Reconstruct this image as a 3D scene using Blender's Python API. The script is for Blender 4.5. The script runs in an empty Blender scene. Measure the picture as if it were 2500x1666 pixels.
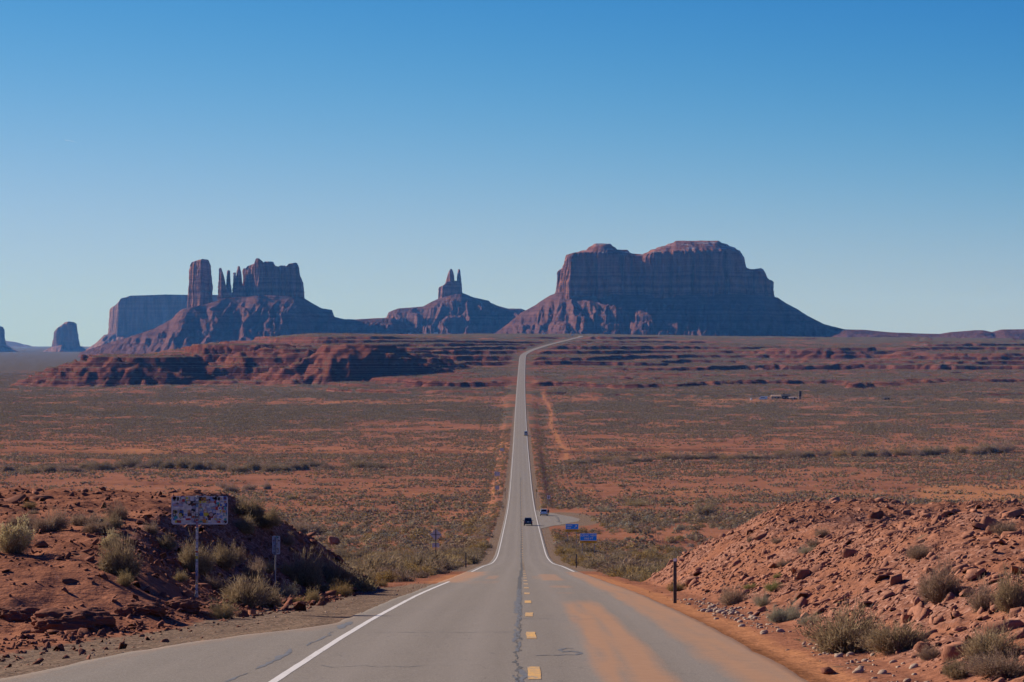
import bpy, bmesh, math, random
import numpy as np

R = math.radians
random.seed(7)
rng = np.random.default_rng(11)
SC = bpy.context.scene
COL = SC.collection

# ---------------------------------------------------------------- camera, sky, sun, exposure
F = 6000.0            # focal length in pixels of the 2500 px wide photograph
cam_d = bpy.data.cameras.new('camera')
cam_d.sensor_width = 36.0
cam_d.lens = 36.0 * F / 2500.0
cam_d.clip_start = 0.5
cam_d.clip_end = 90000.0
cam = bpy.data.objects.new('camera', cam_d)
COL.objects.link(cam)
cam.location = (0, 0, 0)
cam.rotation_euler = (R(90), 0, 0)
SC.camera = cam

SUN_EL, SUN_LEFT = 25.0, 52.0        # sun height; degrees left of the view axis, beyond the buttes
world = bpy.data.worlds.new('World')
SC.world = world
world.use_nodes = True
wn = world.node_tree
wn.nodes.clear()
w_out = wn.nodes.new('ShaderNodeOutputWorld')
w_bg = wn.nodes.new('ShaderNodeBackground')
w_sky = wn.nodes.new('ShaderNodeTexSky')
w_sky.sky_type = 'NISHITA'
w_sky.sun_disc = False
w_sky.sun_elevation = R(SUN_EL)
w_sky.sun_rotation = R(-SUN_LEFT)
w_sky.altitude = 2500
w_sky.air_density = 1.0
w_sky.dust_density = 0.0
w_sky.ozone_density = 2.0
# a clear dry winter sky: deeper and more saturated than the stock atmosphere
w_sep = wn.nodes.new('ShaderNodeSeparateColor')
w_com = wn.nodes.new('ShaderNodeCombineColor')
wn.links.new(w_sky.outputs[0], w_sep.inputs[0])
def _wmath(op, x, y):
    n = wn.nodes.new('ShaderNodeMath')
    n.operation = op
    for i, v in enumerate((x, y)):
        if isinstance(v, (int, float)): n.inputs[i].default_value = v
        else: wn.links.new(v, n.inputs[i])
    return n.outputs[0]
# each colour deepens overhead and levels off towards the horizon
for _i, (_p, _c, _b) in enumerate(((4.0, 600.0, 0.014), (2.4, 85.0, 0.018), (0.8, 0.0, 0.0))):
    _x = _wmath('POWER', w_sep.outputs[_i], _p)
    if _c: _x = _wmath('DIVIDE', _x, _wmath('ADD', _x, _c))
    if _b: _x = _wmath('ADD', _x, _b)
    wn.links.new(_x, w_com.inputs[_i])
w_tint = wn.nodes.new('ShaderNodeMixRGB')
w_tint.blend_type = 'MULTIPLY'
w_tint.inputs[0].default_value = 1.0
w_tint.inputs[2].default_value = (2.80, 4.65, 0.755, 1)
w_bg.inputs['Strength'].default_value = 0.1
wn.links.new(w_com.outputs[0], w_tint.inputs[1])
wn.links.new(w_tint.outputs[0], w_bg.inputs[0])
wn.links.new(w_bg.outputs[0], w_out.inputs[0])

sun_d = bpy.data.lights.new('sun', 'SUN')
sun_d.energy = 5.0
sun_d.angle = R(0.53)
sun_d.color = (1.0, 0.885, 0.735)
sun = bpy.data.objects.new('sun', sun_d)
COL.objects.link(sun)
_d = np.array([-math.sin(R(SUN_LEFT)) * math.cos(R(SUN_EL)), math.cos(R(SUN_LEFT)) * math.cos(R(SUN_EL)), math.sin(R(SUN_EL))])
from mathutils import Vector, Matrix, Euler
sun.rotation_euler = Vector(_d).to_track_quat('Z', 'Y').to_euler()

SC.view_settings.view_transform = 'Standard'
SC.view_settings.look = 'None'
SC.view_settings.gamma = 1.0
SC.view_settings.use_curve_mapping = False
SC.view_settings.exposure = 0.7
SC.cycles.volume_bounces = 0
SC.cycles.max_bounces = 4
SC.cycles.diffuse_bounces = 2
SC.cycles.use_denoising = True
SC.cycles.denoising_prefilter = 'ACCURATE'
SC.cycles.use_adaptive_sampling = True
SC.cycles.adaptive_threshold = 0.01

# ---------------------------------------------------------------- noise
def _h(ix, iy, seed):
    h = ix.astype(np.uint32) * np.uint32(374761393) + iy.astype(np.uint32) * np.uint32(668265263) + np.uint32((seed * 974634777 + 12345) & 0xFFFFFFFF)
    h = (h ^ (h >> np.uint32(13))) * np.uint32(1274126177)
    h = h ^ (h >> np.uint32(16))
    return h.astype(np.float64) / 4294967295.0

def vnoise(x, y, seed=0):
    x, y = np.broadcast_arrays(np.asarray(x, float), np.asarray(y, float))
    xf, yf = np.floor(x), np.floor(y)
    ix, iy = xf.astype(np.int64), yf.astype(np.int64)
    fx, fy = x - xf, y - yf
    u = fx * fx * fx * (fx * (fx * 6 - 15) + 10)
    v = fy * fy * fy * (fy * (fy * 6 - 15) + 10)
    a, b = _h(ix, iy, seed), _h(ix + 1, iy, seed)
    c, d = _h(ix, iy + 1, seed), _h(ix + 1, iy + 1, seed)
    return ((a + (b - a) * u) * (1 - v) + (c + (d - c) * u) * v) * 2 - 1

def fbm(x, y, octv=4, seed=0, gain=0.5, lac=2.07):
    s, amp, tot = 0.0, 1.0, 0.0
    for k in range(octv):
        s = s + amp * vnoise(np.asarray(x) * lac ** k + 17.3 * k, np.asarray(y) * lac ** k - 9.1 * k, seed + k * 31)
        tot += amp
        amp *= gain
    return s / tot

def sst(a, b, x):
    t = np.clip((np.asarray(x, float) - a) / (b - a), 0, 1)
    return t * t * (3 - 2 * t)

def bump1(x, c, w):
    return np.exp(-((np.asarray(x, float) - c) / w) ** 2)

def smin(a, b, k):
    h = np.clip(0.5 + 0.5 * (b - a) / k, 0, 1)
    return b + (a - b) * h - k * h * (1 - h)

def smax(a, b, k):
    return -smin(-a, -b, k)

def pchip(xs, ys):
    xs, ys = np.array(xs, float), np.array(ys, float)
    h = np.diff(xs); dl = np.diff(ys) / h
    m = np.zeros_like(xs)
    for i in range(1, len(xs) - 1):
        if dl[i - 1] * dl[i] > 0:
            w1, w2 = 2 * h[i] + h[i - 1], h[i] + 2 * h[i - 1]
            m[i] = (w1 + w2) / (w1 / dl[i - 1] + w2 / dl[i])
    m[0], m[-1] = dl[0], dl[-1]
    def f(x):
        x = np.asarray(x, float)
        i = np.clip(np.searchsorted(xs, x) - 1, 0, len(xs) - 2)
        t = (x - xs[i]) / h[i]
        t = np.clip(t, -50, 50)
        r = (2 * t ** 3 - 3 * t ** 2 + 1) * ys[i] + (t ** 3 - 2 * t ** 2 + t) * h[i] * m[i] + (-2 * t ** 3 + 3 * t ** 2) * ys[i + 1] + (t ** 3 - t ** 2) * h[i] * m[i + 1]
        r = np.where(x < xs[0], ys[0] + m[0] * (x - xs[0]), r)
        return np.where(x > xs[-1], ys[-1], r)
    return f

# ---------------------------------------------------------------- the lie of the land (metres; the camera is the origin, +Y is ahead)
ROAD_Z = pchip(
    [-80, 0, 35.1, 46.6, 56.7, 68.2, 80.8, 93.2, 117, 165, 219, 324, 374, 417, 492, 569, 686, 786, 903, 995, 1168, 1327, 1622, 1825, 2190, 2737, 3174, 3300, 3650, 4050, 4250, 4700, 5200, 9000],
    [3.0, -2.3, -4.87, -5.71, -6.48, -7.40, -8.42, -9.46, -11.5, -15.6, -20.15, -29.0, -32.5, -34.7, -38.2, -41.7, -46.5, -49.4, -51.4, -52.3, -53.7, -54.3, -52.6, -50.5, -45.3, -33.3, -19.6, -14.9, -5.5, 4.0, 8.5, 13.5, 15.5, 16])
ROAD_X = pchip([-80, 3050, 3190, 3320, 3650, 4050, 4220, 4300],
               [-0.22, 12.9, 14.6, 23.0, 55.0, 101.0, 118.0, 120.0])
HALF = 3.65
FLOOR_Z = pchip([0, 1327, 1622, 1825, 2200, 3000, 4500, 9000, 16000, 40000], [-52, -54.3, -53, -51.5, -50.5, -50.5, -53, -57, -60, -60])
PLATEAU_T = pchip([-900, -720, -675, -640, -598, -537, -470, -413, -360, 0, 250, 520, 800, 1400],
                  [-52, -51, -44, -32, -20, -7, 1, 9, 12.5, 13.5, 10, 6, 2, 0])
PAVE_L = pchip([-80, 30, 36, 42, 49, 52.5, 56, 62, 75, 90, 6000], [9.5, 8.8, 7.7, 7.1, 5.8, 4.9, 4.35, 4.25, 4.2, 4.05, 4.05])
TOE_L = pchip([-80, 30, 45, 52, 60, 66, 75, 82, 90, 97, 130, 9000], [11.5, 10.2, 9.3, 8.3, 7.4, 7.1, 6.9, 7.3, 6.5, 6.0, 5.6, 5.6])

def pave_r(Y):
    return 4.0 + 0 * np.asarray(Y, float)

LEDGE = [(-45.5, 2.6), (-41, 3.4), (-37, 3.0), (-32.5, 4.4), (-27, 3.4), (-22, 6.0), (-16, 4.2), (-11, 5.0), (-6, 3.6), (-1.5, 4.0), (4.0, 3.0)]

def terrace(z, n, strength, X, Y):
    """cliff bands, each thick in some places and gone in others"""
    out = z + 0.0
    for k, (l, h) in enumerate(LEDGE):
        zz = z + n + 0.9 * fbm(X / 120 + 31 * k, Y / 120, 2, 56)
        own = np.clip(0.95 + 1.5 * fbm(X / 330 + 13.7 * k, Y / 300 - 7 * k, 2, 55), 0, 2.0)
        t = sst(l - 0.16, l + 0.16, zz) - sst(l - 4.6, l + 4.6, zz)
        out = out + h * strength * own * t
    return out

def ground_z(X, Y, fine=True):
    X, Y = np.broadcast_arrays(np.asarray(X, float), np.asarray(Y, float))
    rz, rx = ROAD_Z(Y), ROAD_X(Y)
    d = X - rx
    ad = np.abs(d)
    # --- valley
    und = fbm(X / 170, Y / 210, 3, 3) * 1.7 + fbm(X / 34, Y / 42, 3, 5) * 0.45
    und = und * sst(10, 70, ad) * sst(110, 260, Y) * (1 - 0.8 * np.where((d > 0) & (d < 60), np.exp(-((Y - 590) / 110) ** 4) * (1 - sst(25, 60, d)), 0))
    side = -1.3 * sst(6, 11, ad) * sst(130, 190, Y) * (1 - sst(1500, 2000, Y))
    side = side * (1 - np.where(d > 0, np.exp(-((Y - 590) / 120) ** 4), 0))
    val = np.where(Y < 1825, rz, FLOOR_Z(Y)) + side
    val = val + und
    # dry wash winding across the valley, and two smaller gullies
    for (yc, amp, wl, w, dep, sd) in ((1235, 45, 420, 13, 3.2, 21), (690, 26, 190, 5, 1.5, 22), (880, 30, 260, 4, 1.1, 23), (455, 16, 120, 3, 0.9, 24)):
        off = Y - (yc + amp * fbm(X / wl, X * 0 + 0.5, 3, sd) * 1.6)
        val = val - dep * (1 - sst(w, w * 1.35, np.abs(off))) * sst(16, 30, ad)
    # --- scarp up to the plateau
    wx = X + 60 * fbm(X / 260, Y / 260, 2, 41)
    warp = 240 * fbm(wx / 330, Y / 520, 4, 42, 0.42) + 18 * fbm(X / 48, Y / 70, 3, 43)
    fade = sst(26, 130, ad)
    ys = Y + warp * fade
    T = PLATEAU_T((X - 65 + 40 * fbm(X / 200, Y / 300, 3, 44)) * 3800.0 / np.clip(Y, 2400, 4500))
    up = np.clip((ROAD_Z(np.clip(ys, 1825, 5200)) + 50.5) / 64.0, 0, 1.03)
    # the west ridge rises in one step, closer to the camera than the road's climb
    upw = sst(2480, 3900, ys) ** 0.8
    kw = 1 - sst(-300, -30, X)
    fl = FLOOR_Z(Y)
    up = up * (1 - kw) + upw * kw
    pl = fl + (T - fl) * up
    # knolls standing before the scarp
    for (kx, ky, top, r0, sl) in ((-172, 2700, -3.0, 34, 0.56), (-118, 2790, -14.0, 26, 0.42), (-250, 2850, -11.0, 60, 0.40), (-420, 2800, -17, 55, 0.42), (-455, 2960, -17, 48, 0.45), (-330, 3050, -5, 60, 0.4), (420, 3380, -10, 70, 0.3), (610, 3300, -14, 80, 0.3), (760, 3250, -10, 60, 0.35)):
        rr = np.hypot((X - kx) * 0.9, Y - ky) + 13 * fbm(X / 22, Y / 26, 3, 47) + 9 * fbm(X / 60, Y / 60, 2, 48) + 12 * np.abs(fbm(X / 24, Y / 40, 3, 57))
        kz = top - sl * np.maximum(rr - r0, 0) + 1.5 * fbm(X / 15, Y / 15, 2, 49)
        pl = smax(pl, kz, 3.0)
    ts = np.clip(0.95 + 1.0 * fbm(X / 420, Y / 300, 2, 45), 0.3, 1.6) * (0.9 + 0.5 * kw)
    plt = terrace(pl, 2.2 * fbm(X / 210, Y / 170, 3, 46) + 0.5 * fbm(X / 14, Y / 14, 2, 50), ts, X, Y)
    # thin beds between the ledges
    q = (plt + 0.8 * fbm(X / 60, Y / 60, 2, 53)) / 2.3
    fr = q - np.floor(q)
    plt = plt + 2.3 * 0.55 * (sst(0.55, 0.85, fr) - fr) * (0.75 + 0.35 * kw) * sst(-51, -47, plt)
    plt = plt + 0.9 * fbm(X / 17, Y / 24, 3, 51) + 0.5 * fbm(X / 6, Y / 7, 2, 54)
    far = sst(1825, 2050, Y)
    z = val * (1 - far) + plt * far
    # broken low ledges on the western plain
    z = np.where((Y > 3200), np.maximum(z, FLOOR_Z(Y) + 3.0 * fbm(X / 150, Y / 260, 3, 52)), z)
    # --- the cutting in the foreground
    # left bank: a low shelf that tilts up away from the camera, cut off steeply along the road
    w = -d
    shelf = -5.62 + 0.16 * fbm(X / 8, Y / 8, 3, 61) + 0.02 * np.clip(w - 10, 0, 12)
    front = -6.80 + 0.125 * (Y - 53) + 0.13 * np.clip(w - 9, -3, 9) + 0.30 * fbm(X / 5, Y / 6, 3, 67)
    yend = 90 + 3 * fbm(X / 7, Y * 0 + 3.3, 2, 62)
    zn = smin(shelf, front, 0.35) - np.maximum(Y - yend, 0) * (0.42 + 0.02 * np.clip(w - 9, 0, 10))
    toe = TOE_L(Y)
    t_ = np.maximum(w - toe, 0)
    g1 = np.interp(Y, [40, 60, 70, 84, 90, 100], [0.25, 0.35, 0.30, 0.30, 0.70, 0.85])
    cs = np.interp(Y, [40, 60, 66, 74, 83, 92], [0.05, 0.12, 0.20, 0.36, 0.48, 0.16])
    zc = rz - 0.08 + t_ * g1 + np.maximum(t_ - 1.0, 0) * cs + 0.26 * fbm(X / 2.6, Y / 4.0, 3, 63) * sst(0.3, 2.0, w - toe)
    zn = np.maximum(zn, rz - 0.15 - 0.05 * t_)
    zl = smin(zn, zc, 0.4)
    if fine:
        rough = sst(0.0, 1.5, w - toe)
        zl = zl + rough * (0.10 * fbm(X / 0.9, Y / 0.9, 3, 64) + 0.16 * np.abs(fbm(X / 1.5 + Y / 5, Y / 2.0, 3, 65)))
    # right bank: two mounds of broken rock
    zr0 = np.interp(Y, [-80, 20, 45, 60, 75, 86, 95, 104, 118, 140], [4, -2.6, -3.8, -4.6, -5.25, -6.6, -7.4, -7.3, -7.6, -8.4])
    zr0 = zr0 + 0.35 * fbm(X / 6, Y / 6, 3, 71)
    yend = 115 + 4 * fbm(X / 6, Y * 0 + 1.3, 2, 72)
    zr0 = zr0 - 0.66 * np.maximum(Y - yend, 0)
    slope = np.interp(Y, [0, 70, 82, 100, 130], [0.37, 0.37, 0.44, 0.62, 0.62])
    zcr = rz - 0.06 + np.maximum(d - 5.75, 0) * slope + 0.28 * fbm(X / 2.2, Y / 2.8, 3, 73) * sst(0.2, 2.0, d - 5.75)
    zr = smin(zr0, zcr, 0.8)
    zr = np.maximum(zr, np.where(d < 5.75, rz - 0.06, -1e3))
    if fine:
        rough = sst(0.0, 1.2, d - 5.75)
        zr = zr + rough * (0.14 * fbm(X / 0.8 + Y / 6, Y / 0.7, 3, 74) + 0.06 * fbm(X / 0.25, Y / 0.3, 2, 75)) + 0.03 * fbm(X / 0.5, Y / 0.5, 2, 76) * sst(3.6, 4.6, d) * (1 - rough)
    near = np.where(d < 0, zl, zr)
    # the near banks stand on the valley side and end behind the crest
    z = np.where(Y < 190, smax(near, z - 0.4, 0.8) * (1 - sst(150, 188, Y)) + z * sst(150, 188, Y), z)
    # --- bed of the road
    flat_l = np.where(Y < 115, PAVE_L(Y) + 0.5, 5.0 + 0.0015 * Y)
    flat_r = np.where(Y < 115, 4.4, 5.0 + 0.0015 * Y) + 15.0 * sst(500, 545, Y) * (1 - sst(630, 680, Y))
    fw = np.where(d < 0, flat_l, flat_r)
    drop = 0.03 + 0.00006 * np.maximum(Y - 90, 0)
    k = sst(fw, fw + 0.6 + 0.004 * Y, ad)
    k = np.where(Y < 4300, k, 1.0)
    return (rz - drop) * (1 - k) + z * k

def px(px_, D):
    return (px_ - 1250.0) / F * D

def pz(py_, D):
    return (833.0 - py_) / F * D

def hit(px_, py_, d0=25.0, d1=4200.0):
    """the ground point seen at a place of the photograph"""
    D = np.concatenate([np.arange(d0, 160, 0.1), np.arange(160, 800, 0.8), np.arange(800, d1, 4)]) if d0 < 160 else np.arange(d0, d1, 1.5)
    zz = ground_z(px(px_, D), D)
    zr = pz(py_, D)
    i = np.argmax(zr <= zz)
    if zr[i] > zz[i]:
        i = len(D) - 1
    return float(px(px_, D[i])), float(D[i]), float(zz[i])

# ---------------------------------------------------------------- object helpers
def link(name, me, parent=None, mat=None, loc=None, rot=None, scale=None):
    o = bpy.data.objects.new(name, me)
    COL.objects.link(o)
    if parent is not None:
        o.parent = parent
    if mat is not None and me is not None and len(me.materials) == 0:
        me.materials.append(mat)
    if loc is not None: o.location = loc
    if rot is not None: o.rotation_euler = rot
    if scale is not None: o.scale = scale if hasattr(scale, '__len__') else (scale,) * 3
    return o

def tag(o, label=None, cat=None, group=None, kind=None):
    if label: o['label'] = label
    if cat: o['category'] = cat
    if group: o['group'] = group
    if kind: o['kind'] = kind
    return o

def empty(name, loc=(0, 0, 0), rz=0.0):
    o = bpy.data.objects.new(name, None)
    COL.objects.link(o)
    o.location = loc
    o.rotation_euler = (0, 0, rz)
    o.empty_display_size = 0.2
    return o

def copy_tree(o, parent=None):
    c = o.copy()
    COL.objects.link(c)
    c.parent = parent
    for ch in o.children:
        copy_tree(ch, c)
    return c

def np_mesh(name, V, faces, mat=None, smooth=False, attrs=None, mids=None):
    """V (n,3); faces an (m,k) array or a list of such arrays"""
    if not isinstance(faces, list):
        faces = [faces]
    faces = [np.asarray(f, np.int32) for f in faces if len(f)]
    me = bpy.data.meshes.new(name)
    V = np.asarray(V, np.float32)
    me.vertices.add(len(V))
    me.vertices.foreach_set('co', V.ravel())
    nl = sum(f.size for f in faces)
    npoly = sum(len(f) for f in faces)
    me.loops.add(nl)
    me.loops.foreach_set('vertex_index', np.concatenate([f.ravel() for f in faces]))
    me.polygons.add(npoly)
    tot = np.concatenate([np.full(len(f), f.shape[1], np.int32) for f in faces])
    st = np.concatenate([[0], np.cumsum(tot)[:-1]]).astype(np.int32)
    me.polygons.foreach_set('loop_start', st)
    try:
        me.polygons.foreach_set('loop_total', tot)
    except Exception:
        pass
    if smooth:
        me.polygons.foreach_set('use_smooth', np.ones(npoly, bool))
    for m in (mat if isinstance(mat, (list, tuple)) else [mat]):
        if m is not None:
            me.materials.append(m)
    if mids is not None:
        me.polygons.foreach_set('material_index', np.asarray(mids, np.int32))
    if attrs:
        for k, a in attrs.items():
            at = me.attributes.new(k, 'FLOAT', 'POINT')
            at.data.foreach_set('value', np.asarray(a, np.float32).ravel())
    me.update(calc_edges=True)
    me.validate()
    return me

def grid_faces(nr, nc):
    i = np.arange(nr * nc).reshape(nr, nc)
    return np.stack([i[:-1, :-1], i[:-1, 1:], i[1:, 1:], i[1:, :-1]], -1).reshape(-1, 4)

class MB:
    """collects boxes, bars and prisms of one part"""
    def __init__(self):
        self.v, self.f = [], []
    def add(self, V, Fs):
        n = len(self.v)
        self.v += [tuple(p) for p in V]
        self.f += [tuple(i + n for i in f) for f in Fs]
        return self
    def box(self, c, s, rz=0.0):
        x, y, z = s[0] / 2, s[1] / 2, s[2] / 2
        P = [(-x, -y, -z), (x, -y, -z), (x, y, -z), (-x, y, -z), (-x, -y, z), (x, -y, z), (x, y, z), (-x, y, z)]
        cr, sr = math.cos(rz), math.sin(rz)
        P = [(c[0] + p[0] * cr - p[1] * sr, c[1] + p[0] * sr + p[1] * cr, c[2] + p[2]) for p in P]
        return self.add(P, [(0, 3, 2, 1), (4, 5, 6, 7), (0, 1, 5, 4), (1, 2, 6, 5), (2, 3, 7, 6), (3, 0, 4, 7)])
    def tube(self, a, b, r, n=8, r2=None):
        a, b = Vector(a), Vector(b)
        q = (b - a).to_track_quat('Z', 'Y')
        P = []
        for (c, rr) in ((a, r), (b, r if r2 is None else r2)):
            for k in range(n):
                t = 2 * math.pi * k / n
                P.append(c + q @ Vector((math.cos(t) * rr, math.sin(t) * rr, 0)))
        Fs = [(k, (k + 1) % n, n + (k + 1) % n, n + k) for k in range(n)] + [tuple(reversed(range(n))), tuple(range(n, 2 * n))]
        return self.add(P, Fs)
    def prism(self, poly, y0, y1, axis='y'):
        """polygon (a, b) pushed from y0 to y1 along an axis"""
        n = len(poly)
        def at(p, t):
            return (p[0], t, p[1]) if axis == 'y' else ((t, p[0], p[1]) if axis == 'x' else (p[0], p[1], t))
        P = [at(p, y0) for p in poly] + [at(p, y1) for p in poly]
        Fs = [(k, (k + 1) % n, n + (k + 1) % n, n + k) for k in range(n)] + [tuple(reversed(range(n))), tuple(range(n, 2 * n))]
        return self.add(P, Fs)
    def mesh(self, name, mat, bevel=0.0, smooth=False):
        me = bpy.data.meshes.new(name)
        me.from_pydata(self.v, [], self.f)
        bm = bmesh.new(); bm.from_mesh(me)
        bmesh.ops.recalc_face_normals(bm, faces=bm.faces)
        if bevel:
            bmesh.ops.bevel(bm, geom=[e for e in bm.edges if len(e.link_faces) == 2 and e.calc_face_angle(0) > 0.5], offset=bevel, segments=2, affect='EDGES', profile=0.6)
        bm.to_mesh(me); bm.free()
        me.materials.append(mat)
        if smooth:
            me.polygons.foreach_set('use_smooth', [True] * len(me.polygons))
        return me
    def build(self, name, mat, parent=None, bevel=0.0, smooth=False, **kw):
        return link(name, self.mesh(name, mat, bevel, smooth), parent, **kw)

# ---------------------------------------------------------------- materials
class NT:
    """short hand for a node material"""
    def __init__(self, name, rough=0.9, spec=0.2):
        self.m = bpy.data.materials.new(name)
        self.m.use_nodes = True
        self.t = self.m.node_tree
        self.t.nodes.clear()
        self.out = self.t.nodes.new('ShaderNodeOutputMaterial')
        self.b = self.t.nodes.new('ShaderNodeBsdfPrincipled')
        self.b.inputs['Roughness'].default_value = rough
        self.b.inputs['Specular IOR Level'].default_value = spec
        self.t.links.new(self.b.outputs[0], self.out.inputs[0])
    def n(self, typ, **kw):
        nd = self.t.nodes.new('ShaderNode' + typ)
        for k, v in kw.items():
            setattr(nd, k, v)
        return nd
    def l(self, a, b):
        self.t.links.new(a, b)
    def pos(self):
        return self.n('NewGeometry').outputs['Position']
    def objc(self):
        return self.n('TexCoord').outputs['Object']
    def mapped(self, vec, scale):
        mp = self.n('Mapping')
        mp.inputs['Scale'].default_value = scale
        self.l(vec, mp.inputs['Vector'])
        return mp.outputs[0]
    def noise(self, vec, scale, detail=4, rough=0.55, fac=True):
        nd = self.n('TexNoise')
        nd.inputs['Scale'].default_value = scale
        nd.inputs['Detail'].default_value = detail
        nd.inputs['Roughness'].default_value = rough
        if vec is not None: self.l(vec, nd.inputs['Vector'])
        return nd.outputs['Fac']
    def voro(self, vec, scale, out='Distance'):
        nd = self.n('TexVoronoi')
        nd.inputs['Scale'].default_value = scale
        self.l(vec, nd.inputs['Vector'])
        return nd.outputs[out]
    def attr(self, name):
        return self.n('Attribute', attribute_name=name).outputs['Fac']
    def ramp(self, fac, stops, interp='LINEAR'):
        nd = self.n('ValToRGB')
        cr = nd.color_ramp
        cr.interpolation = interp
        while len(cr.elements) < len(stops):
            cr.elements.new(0.5)
        for e, (p, c) in zip(cr.elements, stops):
            e.position = p
            e.color = (*c, 1) if hasattr(c, '__len__') else (c, c, c, 1)
        self.l(fac, nd.inputs[0])
        return nd.outputs[0]
    def math(self, op, a, b=None, clamp=False):
        nd = self.n('Math', operation=op, use_clamp=clamp)
        for i, x in enumerate((a, b)):
            if x is None: continue
            if isinstance(x, (int, float)): nd.inputs[i].default_value = x
            else: self.l(x, nd.inputs[i])
        return nd.outputs[0]
    def mix(self, fac, a, b, mode='MIX'):
        nd = self.n('MixRGB', blend_type=mode)
        for i, x in enumerate((fac, a, b)):
            if isinstance(x, (int, float)): nd.inputs[i].default_value = x
            elif isinstance(x, tuple): nd.inputs[i].default_value = (*x, 1)
            else: self.l(x, nd.inputs[i])
        return nd.outputs[0]
    def remap(self, v, a, b, c=0.0, d=1.0):
        nd = self.n('MapRange')
        for i, x in enumerate((a, b, c, d)):
            nd.inputs[i + 1].default_value = x
        self.l(v, nd.inputs[0])
        return nd.outputs[0]
    def bump(self, h, strength=0.5, dist=0.05):
        nd = self.n('Bump')
        nd.inputs['Strength'].default_value = strength
        nd.inputs['Distance'].default_value = dist
        self.l(h, nd.inputs['Height'])
        if self.b.inputs['Normal'].links:
            self.l(self.b.inputs['Normal'].links[0].from_socket, nd.inputs['Normal'])
        self.l(nd.outputs[0], self.b.inputs['Normal'])
    def color(self, c):
        if isinstance(c, tuple): self.b.inputs['Base Color'].default_value = (*c, 1)
        else: self.l(c, self.b.inputs['Base Color'])
        return self

def plain(name, col, rough=0.6, spec=0.3, var=0.12, scale=3.0, metal=0.0):
    """a plain finish with faint uneven wear"""
    t = NT(name, rough, spec)
    n = t.noise(t.objc(), scale, 4)
    dk = tuple(c * (1 - var) for c in col); lt = tuple(min(1, c * (1 + var)) for c in col)
    t.color(t.mix(t.remap(n, 0.3, 0.7), dk, lt))
    t.b.inputs['Metallic'].default_value = metal
    return t.m
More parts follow.
